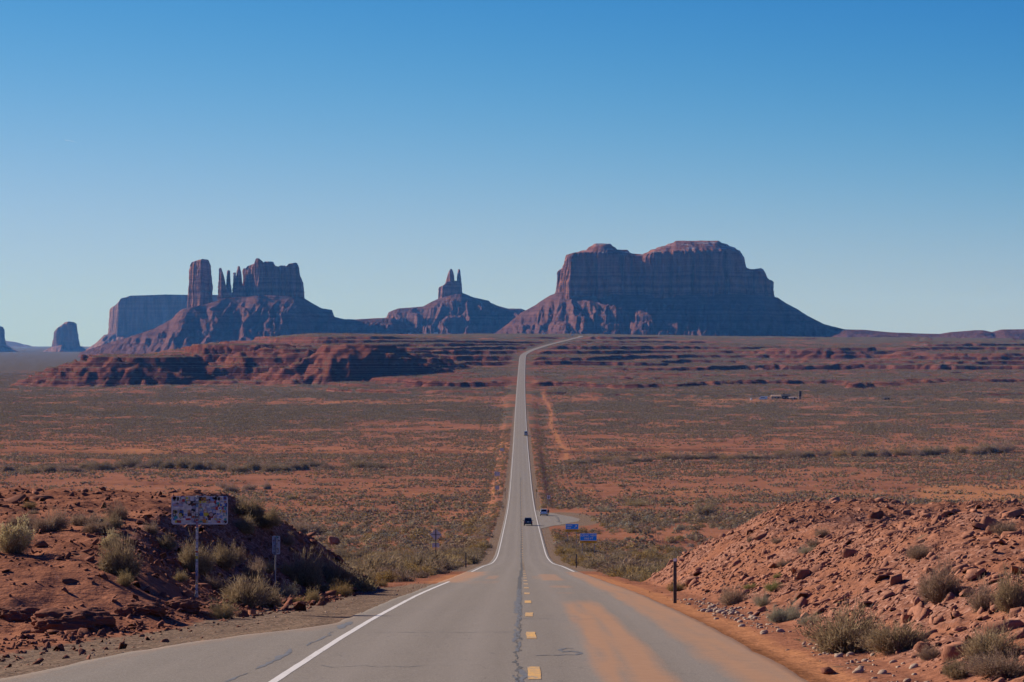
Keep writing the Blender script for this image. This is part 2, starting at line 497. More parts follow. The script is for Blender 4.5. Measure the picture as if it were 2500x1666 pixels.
# ---------------------------------------------------------------- ground material
def ground_material():
    t = NT('desert_ground', 1.0, 0.0)
    P = t.pos()
    big = t.noise(P, 0.035, 4)
    mid = t.noise(P, 0.30, 5, 0.6)
    fine = t.noise(P, 5.0, 5, 0.65)
    grit = t.noise(P, 26.0, 3, 0.7)
    dirt = t.mix(t.remap(mid, 0.32, 0.68), (0.18, 0.076, 0.048), (0.31, 0.138, 0.086))
    dirt = t.mix(t.remap(big, 0.42, 0.66), dirt, (0.325, 0.142, 0.084))
    dirt = t.mix(t.math('MULTIPLY', t.remap(fine, 0.40, 0.72), 0.55), dirt, (0.105, 0.036, 0.022))
    dirt = t.mix(t.math('MULTIPLY', t.remap(grit, 0.55, 0.72), 0.45), dirt, (0.31, 0.155, 0.105))
    # pale loose sand
    sandn = t.math('ADD', t.attr('sand'), t.math('MULTIPLY', t.math('SUBTRACT', mid, 0.5), 0.9))
    c = t.mix(t.remap(sandn, 0.35, 0.65), dirt, t.mix(fine, (0.29, 0.120, 0.060), (0.40, 0.190, 0.098)))
    # banded ledge rock
    z = t.n('SeparateXYZ'); t.l(P, z.inputs[0])
    band = t.n('TexNoise', noise_dimensions='1D')
    band.inputs['Scale'].default_value = 0.8; band.inputs['Detail'].default_value = 4
    t.l(t.math('ADD', z.outputs['Z'], t.math('MULTIPLY', mid, 1.2)), band.inputs['W'])
    rockc = t.ramp(band.outputs[0], [(0.36, (0.060, 0.018, 0.015)), (0.48, (0.135, 0.042, 0.030)), (0.56, (0.15, 0.055, 0.040)), (0.66, (0.21, 0.095, 0.070))])
    c = t.mix(t.attr('rock'), c, rockc)
    # vegetation too far off to tell the bushes apart
    sg = t.noise(P, 0.55, 3, 0.7)
    sg2 = t.noise(P, 0.17, 3, 0.6)
    sgm = t.math('ADD', t.math('MULTIPLY', sg, 0.6), t.math('MULTIPLY', sg2, 0.4))
    cov = t.math('SUBTRACT', t.math('ADD', sgm, t.math('MULTIPLY', t.attr('sage'), 0.42)), 0.62)
    c = t.mix(t.remap(cov, 0.0, 0.05), c, t.mix(fine, (0.074, 0.058, 0.045), (0.140, 0.113, 0.080)))
    # broken chips lying on the banks
    ch = t.n('SeparateXYZ'); t.l(t.voro(t.mapped(P, (1.0, 1.0, 1.6)), 11.0, 'Color'), ch.inputs[0])
    cc = t.ramp(ch.outputs[0], [(0.0, (0.14, 0.060, 0.042)), (0.5, (0.23, 0.107, 0.074)), (0.85, (0.31, 0.160, 0.115)), (1.0, (0.37, 0.21, 0.16))])
    scm = t.math('ADD', t.attr('scree'), t.math('MULTIPLY', t.math('SUBTRACT', fine, 0.5), 1.4))
    c = t.mix(t.remap(scm, 0.4, 0.7, 0.0, 0.9), c, cc)
    # grey roadside gravel
    gv = t.voro(P, 22.0, 'Color')
    gx = t.n('SeparateXYZ'); t.l(gv, gx.inputs[0])
    gc = t.ramp(gx.outputs[0], [(0.0, (0.078, 0.055, 0.041)), (0.45, (0.155, 0.112, 0.083)), (0.8, (0.235, 0.175, 0.133)), (1.0, (0.30, 0.175, 0.115))])
    gvm = t.math('ADD', t.attr('gravel'), t.math('MULTIPLY', t.math('SUBTRACT', fine, 0.5), 1.0))
    c = t.mix(t.remap(gvm, 0.4, 0.6), c, gc)
    # damp brown wheel rut beside the asphalt
    c = t.mix(t.math('MULTIPLY', t.attr('rut'), t.remap(fine, 0.3, 0.55)), c, (0.15, 0.066, 0.034))
    t.color(c)
    t.bump(t.noise(P, 0.5, 5, 0.65), 0.55, 0.5)
    t.bump(t.noise(P, 3.2, 5, 0.7), 0.55, 0.09)
    t.bump(t.noise(P, 18.0, 4, 0.7), 0.6, 0.022)
    return t.m

M = {}
M['ground'] = ground_material()

def sage_cover(X, Y):
    """how much of the ground the brush covers, 0..1"""
    X, Y = np.asarray(X, float), np.asarray(Y, float)
    c = np.interp(Y, [120, 150, 250, 360, 450, 560, 640, 720, 790, 840, 905, 960, 1040, 1110, 1165, 1210, 1260, 1330, 1430, 1560, 1750, 1900, 1960, 2010, 2060, 2120, 2250, 2500, 3000, 4200, 6000],
                      [0.28, 0.40, 0.52, 0.55, 0.52, 0.45, 0.55, 0.60, 0.42, 0.18, 0.22, 0.40, 0.55, 0.50, 0.55, 0.45, 0.20, 0.24, 0.55, 0.72, 0.80, 0.78, 0.45, 0.22, 0.35, 0.66, 0.55, 0.55, 0.68, 0.72, 0.6])
    a = X / np.maximum(Y, 1)
    # bare stretch on the right where a track crosses, and the pale sand at the far right
    c = c * (1 - 0.75 * bump1(Y, 700, 40) * sst(0.02, 0.05, a))
    c = c * (1 - 0.8 * bump1(Y, 850, 45) * sst(0.15, 0.19, a))
    # bare slopes left of the road
    c = c * (1 - 0.55 * bump1(Y, 905, 60) * (1 - sst(-0.09, -0.04, a)))
    n = fbm(X / 60, Y / 95, 3, 81) * 0.7 + fbm(X / 14, Y / 22, 3, 82) * 0.7
    c = np.clip(c * (1.06 + 1.5 * n), 0, 0.95)
    rill = np.abs(fbm(X / 110 + Y / 300, Y / 70, 3, 83))
    c = c * (0.25 + 0.75 * sst(0.015, 0.09, rill))
    verge = np.abs(X - ROAD_X(Y))
    c = np.maximum(c, 0.55 * sst(6, 8, verge) * (1 - sst(14, 20, verge)) * sst(170, 220, Y) * (1 - sst(1500, 2200, Y)) * np.clip(1 + 1.2 * n, 0, 1.3))
    d = X - ROAD_X(Y)
    # dirt track beside the fence
    tr = ROAD_X(Y) + 21.0 + 1.3 * np.sin(Y / 90) + 0.6 * np.sin(Y / 37)
    on = sst(1130, 1180, Y) * (1 - sst(2250, 2350, Y))
    c = c * (1 - 0.95 * on * (1 - sst(1.7, 2.6, np.abs(X - tr))))
    return c

def track_mask(X, Y):
    tr = ROAD_X(Y) + 21.0 + 1.3 * np.sin(Y / 90) + 0.6 * np.sin(Y / 37)
    on = (0.4 * sst(700, 900, Y) + 0.6 * sst(1050, 1180, Y)) * (1 - sst(2250, 2350, Y))
    m = 0.6 * on * (1 - sst(1.0, 2.0, np.abs(X - tr)))
    # a side track leaving the road
    m2 = (1 - sst(1.6, 3.0, np.abs(Y - (985 + 4 * np.sin(X / 14))))) * sst(8, 9, X) * (1 - sst(26, 32, X)) * 0.8
    m3 = (1 - sst(2.5, 4.5, np.abs(Y - (575 + (X - 16) * 0.9)))) * sst(14, 17, X) * (1 - sst(38, 48, X)) * 0.9
    return np.maximum(np.maximum(m, m2), m3)

def build_ground():
    rows = [np.arange(-80, 24, 4.0), np.arange(24, 128, 0.30)]
    y, L = 128.0, []
    while y < 720: L.append(y); y += 0.55 + (y - 128) * 0.0042
    while y < 2050: L.append(y); y += 6.0
    while y < 4350: L.append(y); y += 4.6
    while y < 26000: L.append(y); y *= 1.03
    L.append(27000.0)
    Y = np.concatenate(rows + [np.array(L)])
    NC = 560
    s = np.linspace(-1, 1, NC)
    # spacing even across the view, wider outside it
    g = np.where(np.abs(s) < 0.9, s / 0.9, np.sign(s) * (1 + (np.abs(s) - 0.9) * 14))
    hw = np.maximum(13.0, 0.222 * Y)
    XX = g[None, :] * hw[:, None]
    YY = np.broadcast_to(Y[:, None], XX.shape)
    ZZ = ground_z(XX, YY)
    d = XX - ROAD_X(YY)
    near = 1 - sst(150, 185, YY)
    toel = TOE_L(YY)
    # grey gravel verge at the left, thinner further on both sides
    grav = near * np.where(d < 0, sst(PAVE_L(YY) - 0.6, PAVE_L(YY) + 0.1, -d) * (1 - sst(toel - 0.5, toel + 0.7, -d)), 0) * 0.85
    grav = grav * (1 - 0.9 * sst(110, 122, YY) * (1 - sst(170, 180, YY)))
    grav = np.maximum(grav, 0.85 * sst(175, 190, YY) * (1 - sst(1500, 2300, YY)) * (1 - sst(5.2, 6.6, np.abs(d))))
    grav = np.maximum(grav, 0.8 * (1 - sst(6, 11, np.hypot((XX - 13) * 1.0, (YY - 590) * 0.14))))
    grav = np.maximum(grav, 0.5 * (1 - sst(0.5, 2.2, np.abs(d + 5.0 + 2.6))) * sst(1140, 1150, YY) * (1 - sst(1180, 1200, YY)))
    sand = 0.25 + 0.5 * fbm(XX / 45, YY / 70, 3, 91) + 0.2 * bump1(YY, 850, 60) + 0.55 * bump1(YY, 1260, 60) + 0.45 * bump1(YY, 2010, 70) * sst(0, 60, np.abs(d)) + 0.25 * bump1(YY, 1180, 80)
    sand = sand * 0.62 * sst(130, 180, YY) * (1 - 0.35 * sst(2100, 2500, YY))
    sand = np.maximum(sand, 1.1 * track_mask(XX, YY))
    sand = np.maximum(sand, near * np.where(d > 0, sst(3.2, 3.7, d) * (1 - sst(4.4, 5.3, d)), 0) * 0.85)
    sand = np.maximum(sand, near * 0.7 * sst(112, 122, YY) * (1 - sst(3.9, 6.5, np.abs(d))))
    sand = np.maximum(sand, near * 0.65 * np.where(d < 0, sst(PAVE_L(YY) + 0.0, PAVE_L(YY) + 0.4, -d) * (1 - sst(PAVE_L(YY) + 0.4, PAVE_L(YY) + 1.0, -d)), 0))
    sand = np.maximum(sand, 1.4 * bump1(YY, 850, 60) * sst(0.155, 0.18, XX / np.maximum(YY, 1)))
    rut = near * np.where(d > 0, np.exp(-((d - (4.15 - 0.006 * (YY - 35))) / 0.20) ** 2), 0) * (1 - sst(84, 110, YY))
    cov = sage_cover(XX, YY)
    sage = np.maximum(cov * sst(1100, 2000, YY), 0.85 * sst(4000, 4600, YY)) * (1 - near)
    # steep ground shows bare rock
    gy, gx = np.gradient(ZZ)
    dy = np.gradient(Y)[:, None]; dx = np.gradient(XX, axis=1)
    steep = np.hypot(gx / dx, gy / dy)
    rock = sst(0.22, 0.5, steep) * sst(1700, 2000, YY)
    lip = 0.35 * sst(0.8, 1.4, np.hypot(gx / dx, gy / dy)) * near
    rock = np.maximum(rock, lip)
    rock = np.maximum(rock, 0.55 * sst(2000, 2500, YY) * sst(-52, -44, ZZ) * (1 - sst(3600, 4300, YY)))
    sage = sage * (1 - 0.92 * sst(0.14, 0.34, steep)) * (1 - 0.35 * rock)
    dl = -d
    scree = np.where(d > 0, sst(5.3, 6.3, d) * (0.54 + 0.6 * fbm(XX / 2.5, YY / 3, 2, 95)) * (1 - sst(118, 135, YY)), sst(60, 72, YY) * (1 - sst(100, 108, YY)) * sst(toel, toel + 0.6, dl) * (1 - sst(10.5, 13, dl)) * 0.85) * near
    scree = np.maximum(scree, 0.36 * near * sst(toel, toel + 0.6, dl))
    V = np.stack([XX, YY, ZZ], -1).reshape(-1, 3)
    me = np_mesh('ground', V, grid_faces(len(Y), NC), M['ground'], True,
                 {'sand': np.clip(sand, 0, 1.2), 'gravel': np.clip(grav, 0, 1), 'rut': rut, 'sage': sage, 'rock': np.clip(rock, 0, 1), 'scree': np.clip(scree, 0, 1)})
    o = link('ground', me)
    tag(o, 'red desert ground with sandy flats and ledges under the road and brush', None, None, 'structure')
    return o

ground = build_ground()

# ---------------------------------------------------------------- the road
def road_material():
    t = NT('worn_asphalt', 0.92, 0.12)
    P = t.pos()
    lat, dist = t.attr('lat'), t.attr('dist')
    cv = t.n('CombineXYZ'); t.l(lat, cv.inputs[0]); t.l(dist, cv.inputs[1])
    V = cv.outputs[0]
    streak = t.noise(t.mapped(V, (2.2, 0.035, 1)), 1.0, 5, 0.6)
    blot = t.noise(P, 0.45, 4)
    grain = t.noise(P, 30.0, 3, 0.75)
    agg = t.n('SeparateXYZ'); t.l(t.voro(P, 60.0, 'Color'), agg.inputs[0])
    c = t.mix(t.remap(streak, 0.3, 0.7), (0.168, 0.141, 0.114), (0.224, 0.191, 0.158))
    c = t.mix(t.remap(blot, 0.35, 0.7), c, (0.195, 0.165, 0.136))
    c = t.mix(t.math('MULTIPLY', t.remap(grain, 0.42, 0.7), 0.75), c, (0.092, 0.080, 0.073))
    c = t.mix(t.math('MULTIPLY', t.remap(agg.outputs[1], 0.65, 0.95), 0.55), c, (0.32, 0.285, 0.26))
    co = t.noise(P, 11.0, 4, 0.7)
    c = t.mix(t.remap(co, 0.35, 0.65, 0.0, 0.35), c, (0.135, 0.113, 0.097))
    # wheel paths polished a little paler
    wp = t.math('ABSOLUTE', t.math('SUBTRACT', t.math('ABSOLUTE', t.math('SUBTRACT', t.math('ABSOLUTE', lat), 1.85)), 0.85))
    c = t.mix(t.remap(wp, 0.0, 0.5, 0.22, 0.0), c, (0.262, 0.228, 0.202))
    # hairline cracks across and along
    wob = t.noise(P, 1.1, 4)
    cr = t.math('ABSOLUTE', t.math('SUBTRACT', t.noise(t.mapped(V, (0.6, 0.12, 1)), 1.0, 4, 0.6), 0.5))
    c = t.mix(t.math('MULTIPLY', t.remap(cr, 0.0, 0.006, 1.0, 0.0), t.math('MULTIPLY', t.remap(wob, 0.5, 0.6), 0.5)), c, (0.09, 0.083, 0.08))
    # blown red sand
    sn = t.noise(t.mapped(V, (2.6, 0.16, 1)), 1.0, 5, 0.65)
    sf = t.noise(P, 3.0, 5, 0.7)
    sm = t.math('ADD', t.attr('sand'), t.math('ADD', t.math('MULTIPLY', t.math('SUBTRACT', sn, 0.5), 0.75), t.math('MULTIPLY', t.math('SUBTRACT', sf, 0.5), 0.45)))
    on = t.remap(t.attr('sand'), 0.02, 0.12)
    c = t.mix(t.math('MULTIPLY', on, t.remap(sm, 0.20, 1.05, 0.0, 0.86)), c, t.mix(sf, (0.285, 0.145, 0.076), (0.385, 0.215, 0.122)))
    t.color(c)
    t.bump(t.noise(P, 45.0, 3, 0.7), 0.45, 0.008)
    t.bump(t.noise(P, 0.8, 3), 0.25, 0.03)
    return t.m
M['road'] = road_material()

def road_frame(Y):
    """centre line and the sideways direction along the road, by distance"""
    X = ROAD_X(Y)
    s = (ROAD_X(Y + 1.0) - ROAD_X(Y - 1.0)) / 2.0
    nx, ny = 1 / np.sqrt(1 + s * s), -s / np.sqrt(1 + s * s)
    return X, nx, ny

def road_top(lat, Y, lift=0.0):
    X, nx, ny = road_frame(Y)
    crown = -0.012 * np.abs(lat) * (1 - sst(4.0, 6.0, np.abs(lat)) * 0.3)
    return X + nx * lat, Y + ny * lat, ROAD_Z(Y) + 0.03 + crown * sst(-500, 0, Y) * 0.5 + lift

def road_sand(lat, Y):
    n1 = fbm(Y / 14, lat * 0 + 2.0, 3, 101)
    n2 = fbm(Y / 3.0, lat * 3, 3, 102)
    a = sst(0.88, 1.28, lat + 0.10 * n1) * (1 - sst(1.95, 2.35, lat + 0.14 * n1)) * (1 - sst(70, 80, Y)) * sst(10, 30, Y)
    a = a * np.interp(Y, [30, 45, 60, 74], [1.15, 1.2, 1.15, 1.0])
    b = sst(2.65, 3.25, lat + 0.12 * n1 + 0.1 * n2) * sst(10, 30, Y) * (1 - sst(165, 185, Y)) * 0.95
    c = 0
    for (l0, l1, y0, y1, s) in ((0.9, 2.0, 84, 91, .55), (0.8, 2.2, 97, 108, .6), (0.7, 2.3, 122, 160, .75), (0.2, 1.2, 128, 150, .4), (-2.3, -1.2, 128, 152, .6), (-3.0, -0.9, 110, 125, .35)):
        c = np.maximum(c, s * sst(l0, l0 + 0.4, lat) * (1 - sst(l1 - 0.4, l1, lat)) * sst(y0, y0 + 3, Y) * (1 - sst(y1 - 5, y1, Y)))
    tw = np.exp(-((lat - 1.55 - 0.10 * np.sin(Y / 7.0)) / 0.09) ** 2) + np.exp(-((lat - 1.22 - 0.14 * np.sin(Y / 5.0 + 1)) / 0.07) ** 2)
    a = a * (1 - 0.45 * tw * sst(-0.2, 0.3, n1 + 0.3))
    a = a * (1.0 + 0.22 * fbm(lat * 4.5, Y / 9.0, 3, 104))
    b = b * (0.95 + 0.40 * fbm(lat * 4.0, Y / 11.0, 3, 105))
    e = sst(2.0, 3.3, -lat + 0.4 * n1) * sst(110, 122, Y) * (1 - sst(170, 182, Y)) * 1.0
    f = 0.35 * sst(PAVE_L(Y) - 1.4, PAVE_L(Y), -lat) * (1 - sst(60, 70, Y))
    g = 0.16 * sst(0.4, 0.9, lat) * (1 - sst(2.4, 2.9, lat)) * (1 - sst(110, 150, Y)) 
    return np.clip(np.maximum.reduce([a, b, c + 0 * lat, e, f, g]), 0, 1.15)

def build_road():
    L = list(np.arange(-80, 24, 3.0)) + list(np.arange(24, 130, 0.6))
    y = 130.0
    while y < 5000:
        L.append(y); y += 1.2 + 0.0016 * y if y < 3000 else 6.0
        if y > 4300: break
    Y = np.array(L)
    u = np.linspace(-1, 1, 56)
    LAT = np.where(u[None, :] < 0, u[None, :] * PAVE_L(Y)[:, None], u[None, :] * pave_r(Y)[:, None])
    YY = np.broadcast_to(Y[:, None], LAT.shape)
    edge = np.abs(u)[None, :] > 0.999
    # ragged broken edge
    LAT = LAT + np.where(edge, 0.10 * fbm(YY / 1.3, u[None, :] * 7, 3, 111) * (1 - sst(130, 400, YY)), 0)
    x, yy, z = road_top(LAT, YY)
    lat2 = np.concatenate([LAT[:, :1] - 0.12, LAT, LAT[:, -1:] + 0.12], 1)
    xa, ya, za = road_top(lat2, np.broadcast_to(Y[:, None], lat2.shape))
    dr = (0.07 + 0.00008 * np.maximum(Y - 90, 0))[:, None]
    za[:, :1] -= dr; za[:, -1:] -= dr
    V = np.stack([xa, ya, za], -1).reshape(-1, 3)
    YY2 = np.broadcast_to(Y[:, None], lat2.shape)
    me = np_mesh('road', V, grid_faces(len(Y), lat2.shape[1]), M['road'], True, {'lat': lat2, 'dist': YY2, 'sand': road_sand(lat2, YY2)})
    o = link('road', me)
    tag(o, 'straight two lane asphalt road running down and up to the plateau', None, None, 'structure')
    return o
road = build_road()

def strip(name, lat0, lat1, y0, y1, mat, step=1.0, wob=0.0, lift=0.004, seed=0, parent=road, worn=0.0, taper=False):
    Y = np.arange(y0, y1 + step * 0.5, step)
    nz = fbm(Y / 0.9, Y * 0 + seed, 3, 120 + seed) * wob
    nw = fbm(Y / 0.45, Y * 0 + 5.5 + seed, 3, 150 + seed) * wob * 0.5
    A = np.full_like(Y, lat0) + nz - nw; B = np.full_like(Y, lat1) + nz + nw
    if taper:
        w = np.sin(np.linspace(0.08, math.pi - 0.08, len(Y))) ** 0.5
        m = (A + B) / 2; A, B = m + (A - m) * w, m + (B - m) * w
    la = np.stack([A, B], 1)
    x, y, z = road_top(la, np.broadcast_to(Y[:, None], la.shape), lift)
    me = np_mesh(name, np.stack([x, y, z], -1).reshape(-1, 3), grid_faces(len(Y), 2), mat, True)
    return link(name, me, parent)

def paint_material(name, col, wear):
    t = NT(name, 0.7, 0.3)
    P = t.pos()
    w = t.math('ADD', t.math('MULTIPLY', t.noise(P, 14.0, 4, 0.75), 0.6), t.math('MULTIPLY', t.noise(P, 1.3, 3), 0.4))
    t.color(t.mix(t.remap(w, wear, wear + 0.10), col, (0.20, 0.18, 0.165)))
    t.bump(t.noise(P, 45.0, 3, 0.7), 0.4, 0.008)
    return t.m
M['white_line'] = paint_material('white_road_paint', (0.56, 0.53, 0.50), 0.56)
M['yellow_line'] = paint_material('yellow_road_paint', (0.60, 0.33, 0.075), 0.47)
M['tar'] = plain('tar_sealant', (0.105, 0.105, 0.110), 0.7, 0.3, 0.35, 9.0)
M['tar_old'] = plain('cracked_tar', (0.062, 0.057, 0.054), 0.8, 0.3, 0.3, 6.0)

strip('edge_line', -HALF - 0.065, -HALF + 0.065, 5, 120, M['white_line'], 1.0, 0.012, seed=1)
strip('edge_line', -HALF - 0.075, -HALF + 0.075, 174, 3170, M['white_line'], 2.5, 0.0, lift=0.012, seed=2)
strip('edge_line', HALF - 0.075, HALF + 0.075, 176, 3170, M['white_line'], 2.5, 0.0, lift=0.012, seed=3)
yd = 35.2 - 12.2
k = 0
while yd < 900:
    ln = 3.0 if yd < 95 else 2.6
    o = strip('yellow_dash', -0.02, 0.17, yd, yd + ln, M['yellow_line'], 0.3, 0.015, seed=10 + k % 9, lift=0.006 + (0.006 if yd > 150 else 0))
    yd += 12.2; k += 1
# sealant over the centre joint, in lengths, and the old crack beyond the crest
for (a, b, l0, l1, s, m) in ((28, 36.2, -0.24, -0.15, 31, 'tar'), (34.6, 37.6, -0.16, -0.04, 32, 'tar'), (42.5, 46.2, -0.19, -0.12, 33, 'tar'), (46.0, 51.8, -0.28, -0.16, 34, 'tar'), (52.5, 57.5, -0.25, -0.17, 35, 'tar'), (57.0, 63.0, -0.23, -0.14, 36, 'tar'),
                             (62.0, 74.0, -0.30, -0.12, 37, 'tar'), (73.0, 96.0, -0.27, -0.12, 38, 'tar'), (95.0, 140.0, -0.29, -0.13, 39, 'tar_old'), (139.0, 180.0, -0.25, -0.06, 40, 'tar_old')):
    strip('tar_seal', l0, l1, a, b, M[m], 0.12 if b < 75 else 0.35, 0.07, seed=s, lift=0.004, taper=b < 60)
strip('tar_seal', -0.16, 0.05, 179, 930, M['tar_old'], 1.2, 0.22, seed=44, lift=0.010)
# sealant beside the left edge line, and the squiggle in the right lane
for (a, b, c, w, s) in ((28, 37.0, -4.30, 0.07, 51), (38.0, 44.0, -4.20, 0.10, 52), (45.0, 51.0, -4.02, 0.06, 53), (52.5, 56.5, -4.05, 0.20, 54)):
    strip('tar_seal', c - w / 2, c + w / 2, a, b, M['tar'], 0.15, 0.10, seed=s, lift=0.004, taper=True)
def tar_path(pts, w):
    P = np.array(pts, float)
    tt = np.linspace(0, len(P) - 1, 8 * len(P))
    lat = np.interp(tt, range(len(P)), P[:, 0]); yy = np.interp(tt, range(len(P)), P[:, 1])
    dl, dy = np.gradient(lat), np.gradient(yy)
    ln = np.hypot(dl, dy) + 1e-6
    ww = w * (0.7 + 0.5 * vnoise(tt * 2, tt * 0, 9))
    la = np.stack([lat - dy / ln * ww, lat + dy / ln * ww], 1); ya = np.stack([yy + dl / ln * ww, yy - dl / ln * ww], 1)
    x, y, z = road_top(la, ya, 0.0045)
    link('tar_seal', np_mesh('tar_seal', np.stack([x, y, z], -1).reshape(-1, 3), grid_faces(len(tt), 2), M['tar'], True), road)
tar_path([(0.12, 41.35), (0.3, 41.5), (0.48, 41.45), (0.62, 41.7), (0.80, 41.6), (0.92, 42.3), (0.74, 42.9), (0.62, 42.5), (0.55, 43.2), (0.68, 43.9), (0.8, 43.6)], 0.05)
strip('road_crack', -0.185, -0.155, 20, 183, M['tar_old'], 0.22, 0.10, seed=71, lift=0.0042)
for (y, a, b, wd) in ((50.5, -3.2, -0.25, 0.022), (66.0, -3.5, -0.3, 0.026), (58.0, -0.1, 2.1, 0.02), (88.0, -3.5, 3.2, 0.035), (111.0, -3.4, 3.0, 0.04), (38.6, -3.3, -1.2, 0.014)):
    tar_path([(a + (b - a) * q / 9, y + random.uniform(-0.35, 0.35)) for q in range(10)], wd)
tar_path([(-3.2, 182), (-2.2, 182.4), (-1.2, 181.7), (-0.3, 182.2)], 0.16)

# the paved pull-out on the right
def build_pullout():
    out = [(3.95, 512), (6.2, 530), (10.2, 551), (13.4, 570), (14.2, 588), (12.2, 610), (9.0, 632), (6.0, 652), (3.95, 668)]
    Yk = [p[1] for p in out]; Lk = [p[0] for p in out]
    Y = np.arange(512, 668.1, 2.0)
    R_ = np.interp(Y, Yk, Lk) + 0.25 * fbm(Y / 6, Y * 0, 2, 131)
    u = np.linspace(0, 1, 16)
    LAT = 3.9 + (R_[:, None] - 3.9) * u[None, :]
    YY = np.broadcast_to(Y[:, None], LAT.shape)
    x, y, z = road_top(LAT, YY, -0.006)
    return tag(link('pavement', np_mesh('pavement', np.stack([x, y, z], -1).reshape(-1, 3), grid_faces(len(Y), 16), M['road'], True,
                 {'lat': LAT * 0.4 + 7, 'dist': YY, 'sand': 0.25 * sst(0.6, 1, u)[None, :] + 0 * LAT})), 'paved pull-out widening on the right side of the road', None, None, 'structure')
pull = build_pullout()
strip('tar_seal', 8.6, 8.9, 552, 604, M['tar_old'], 2.0, 0.8, seed=61, lift=0.012, parent=pull)

# ---------------------------------------------------------------- haze
def build_haze():
    t = NT('thin_air')
    t.t.nodes.remove(t.b)
    v = t.n('VolumePrincipled')
    v.inputs['Color'].default_value = HAZE_COL
    v.inputs['Absorption Color'].default_value = (1, 1, 1, 1)
    v.inputs['Density'].default_value = HAZE_DENS
    v.inputs['Anisotropy'].default_value = 0.0
    t.l(v.outputs[0], t.out.inputs['Volume'])
    b = MB().box((0, 12900, 195), (16000, 28000, 530))
    o = b.build('haze', t.m)
    tag(o, None, None, None, 'stuff')
    return o
HAZE_COL = (0.10, 0.38, 1.0, 1)
HAZE_DENS = 2.8e-5
haze = build_haze()
# ---------------------------------------------------------------- buttes and mesas
def butte_material(name, dark, light, snow=0.0, streak=1.0):
    t = NT(name, 1.0, 0.0)
    P = t.pos()
    z = t.n('SeparateXYZ'); t.l(P, z.inputs[0])
    wob = t.noise(P, 0.012, 3)
    band = t.n('TexNoise', noise_dimensions='1D')
    band.inputs['Scale'].default_value = 0.085; band.inputs['Detail'].default_value = 5; band.inputs['Roughness'].default_value = 0.65
    t.l(t.math('ADD', z.outputs['Z'], t.math('MULTIPLY', wob, 14.0)), band.inputs['W'])
    st = t.noise(t.mapped(P, (0.05, 0.05, 0.006)), 1.0, 5, 0.65)
    fine = t.noise(P, 0.09, 5, 0.7)
    c = t.mix(t.remap(band.outputs[0], 0.34, 0.66), dark, light)
    c = t.mix(t.math('MULTIPLY', t.remap(st, 0.44, 0.62), 0.75 * streak), c, tuple(0.40 * d for d in dark))
    c = t.mix(t.math('MULTIPLY', t.remap(fine, 0.5, 0.75), 0.5), c, tuple(min(1, 1.35 * l) for l in light))
    if snow:
        nz = t.n('NewGeometry'); sep = t.n('SeparateXYZ'); t.l(nz.outputs['Normal'], sep.inputs[0])
        pat = t.noise(t.mapped(P, (0.018, 0.018, 0.12)), 1.0, 5, 0.7)
        m = t.math('MULTIPLY', t.remap(sep.outputs['Z'], 0.3, 0.7), t.remap(pat, 0.55, 0.62, 0.0, 0.75))
        m = t.math('MULTIPLY', m, t.remap(z.outputs['Z'], snow, snow + 12))
        c = t.mix(m, c, (0.45, 0.47, 0.52))
    t.color(c)
    t.bump(t.noise(t.mapped(P, (0.09, 0.09, 0.02)), 1.0, 5, 0.7), 0.9, 9.0)
    t.bump(t.noise(P, 0.25, 4, 0.7), 0.7, 2.0)
    return t.m
M['cliff'] = butte_material('red_sandstone_cliff', (0.17, 0.070, 0.050), (0.37, 0.170, 0.120))
M['cliff_snow'] = butte_material('red_sandstone_with_snow', (0.17, 0.068, 0.048), (0.36, 0.155, 0.108), 250.0)
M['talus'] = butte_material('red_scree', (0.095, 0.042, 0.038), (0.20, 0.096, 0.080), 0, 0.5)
M['far_rock'] = butte_material('distant_rock', (0.22, 0.11, 0.08), (0.32, 0.17, 0.12))

def resample(poly, n):
    P = np.array(poly + [poly[0]], float)
    s = np.concatenate([[0], np.cumsum(np.hypot(*np.diff(P, axis=0).T))])
    t = np.linspace(0, s[-1], n, endpoint=False)
    return np.stack([np.interp(t, s, P[:, 0]), np.interp(t, s, P[:, 1])], 1), t, s[-1]

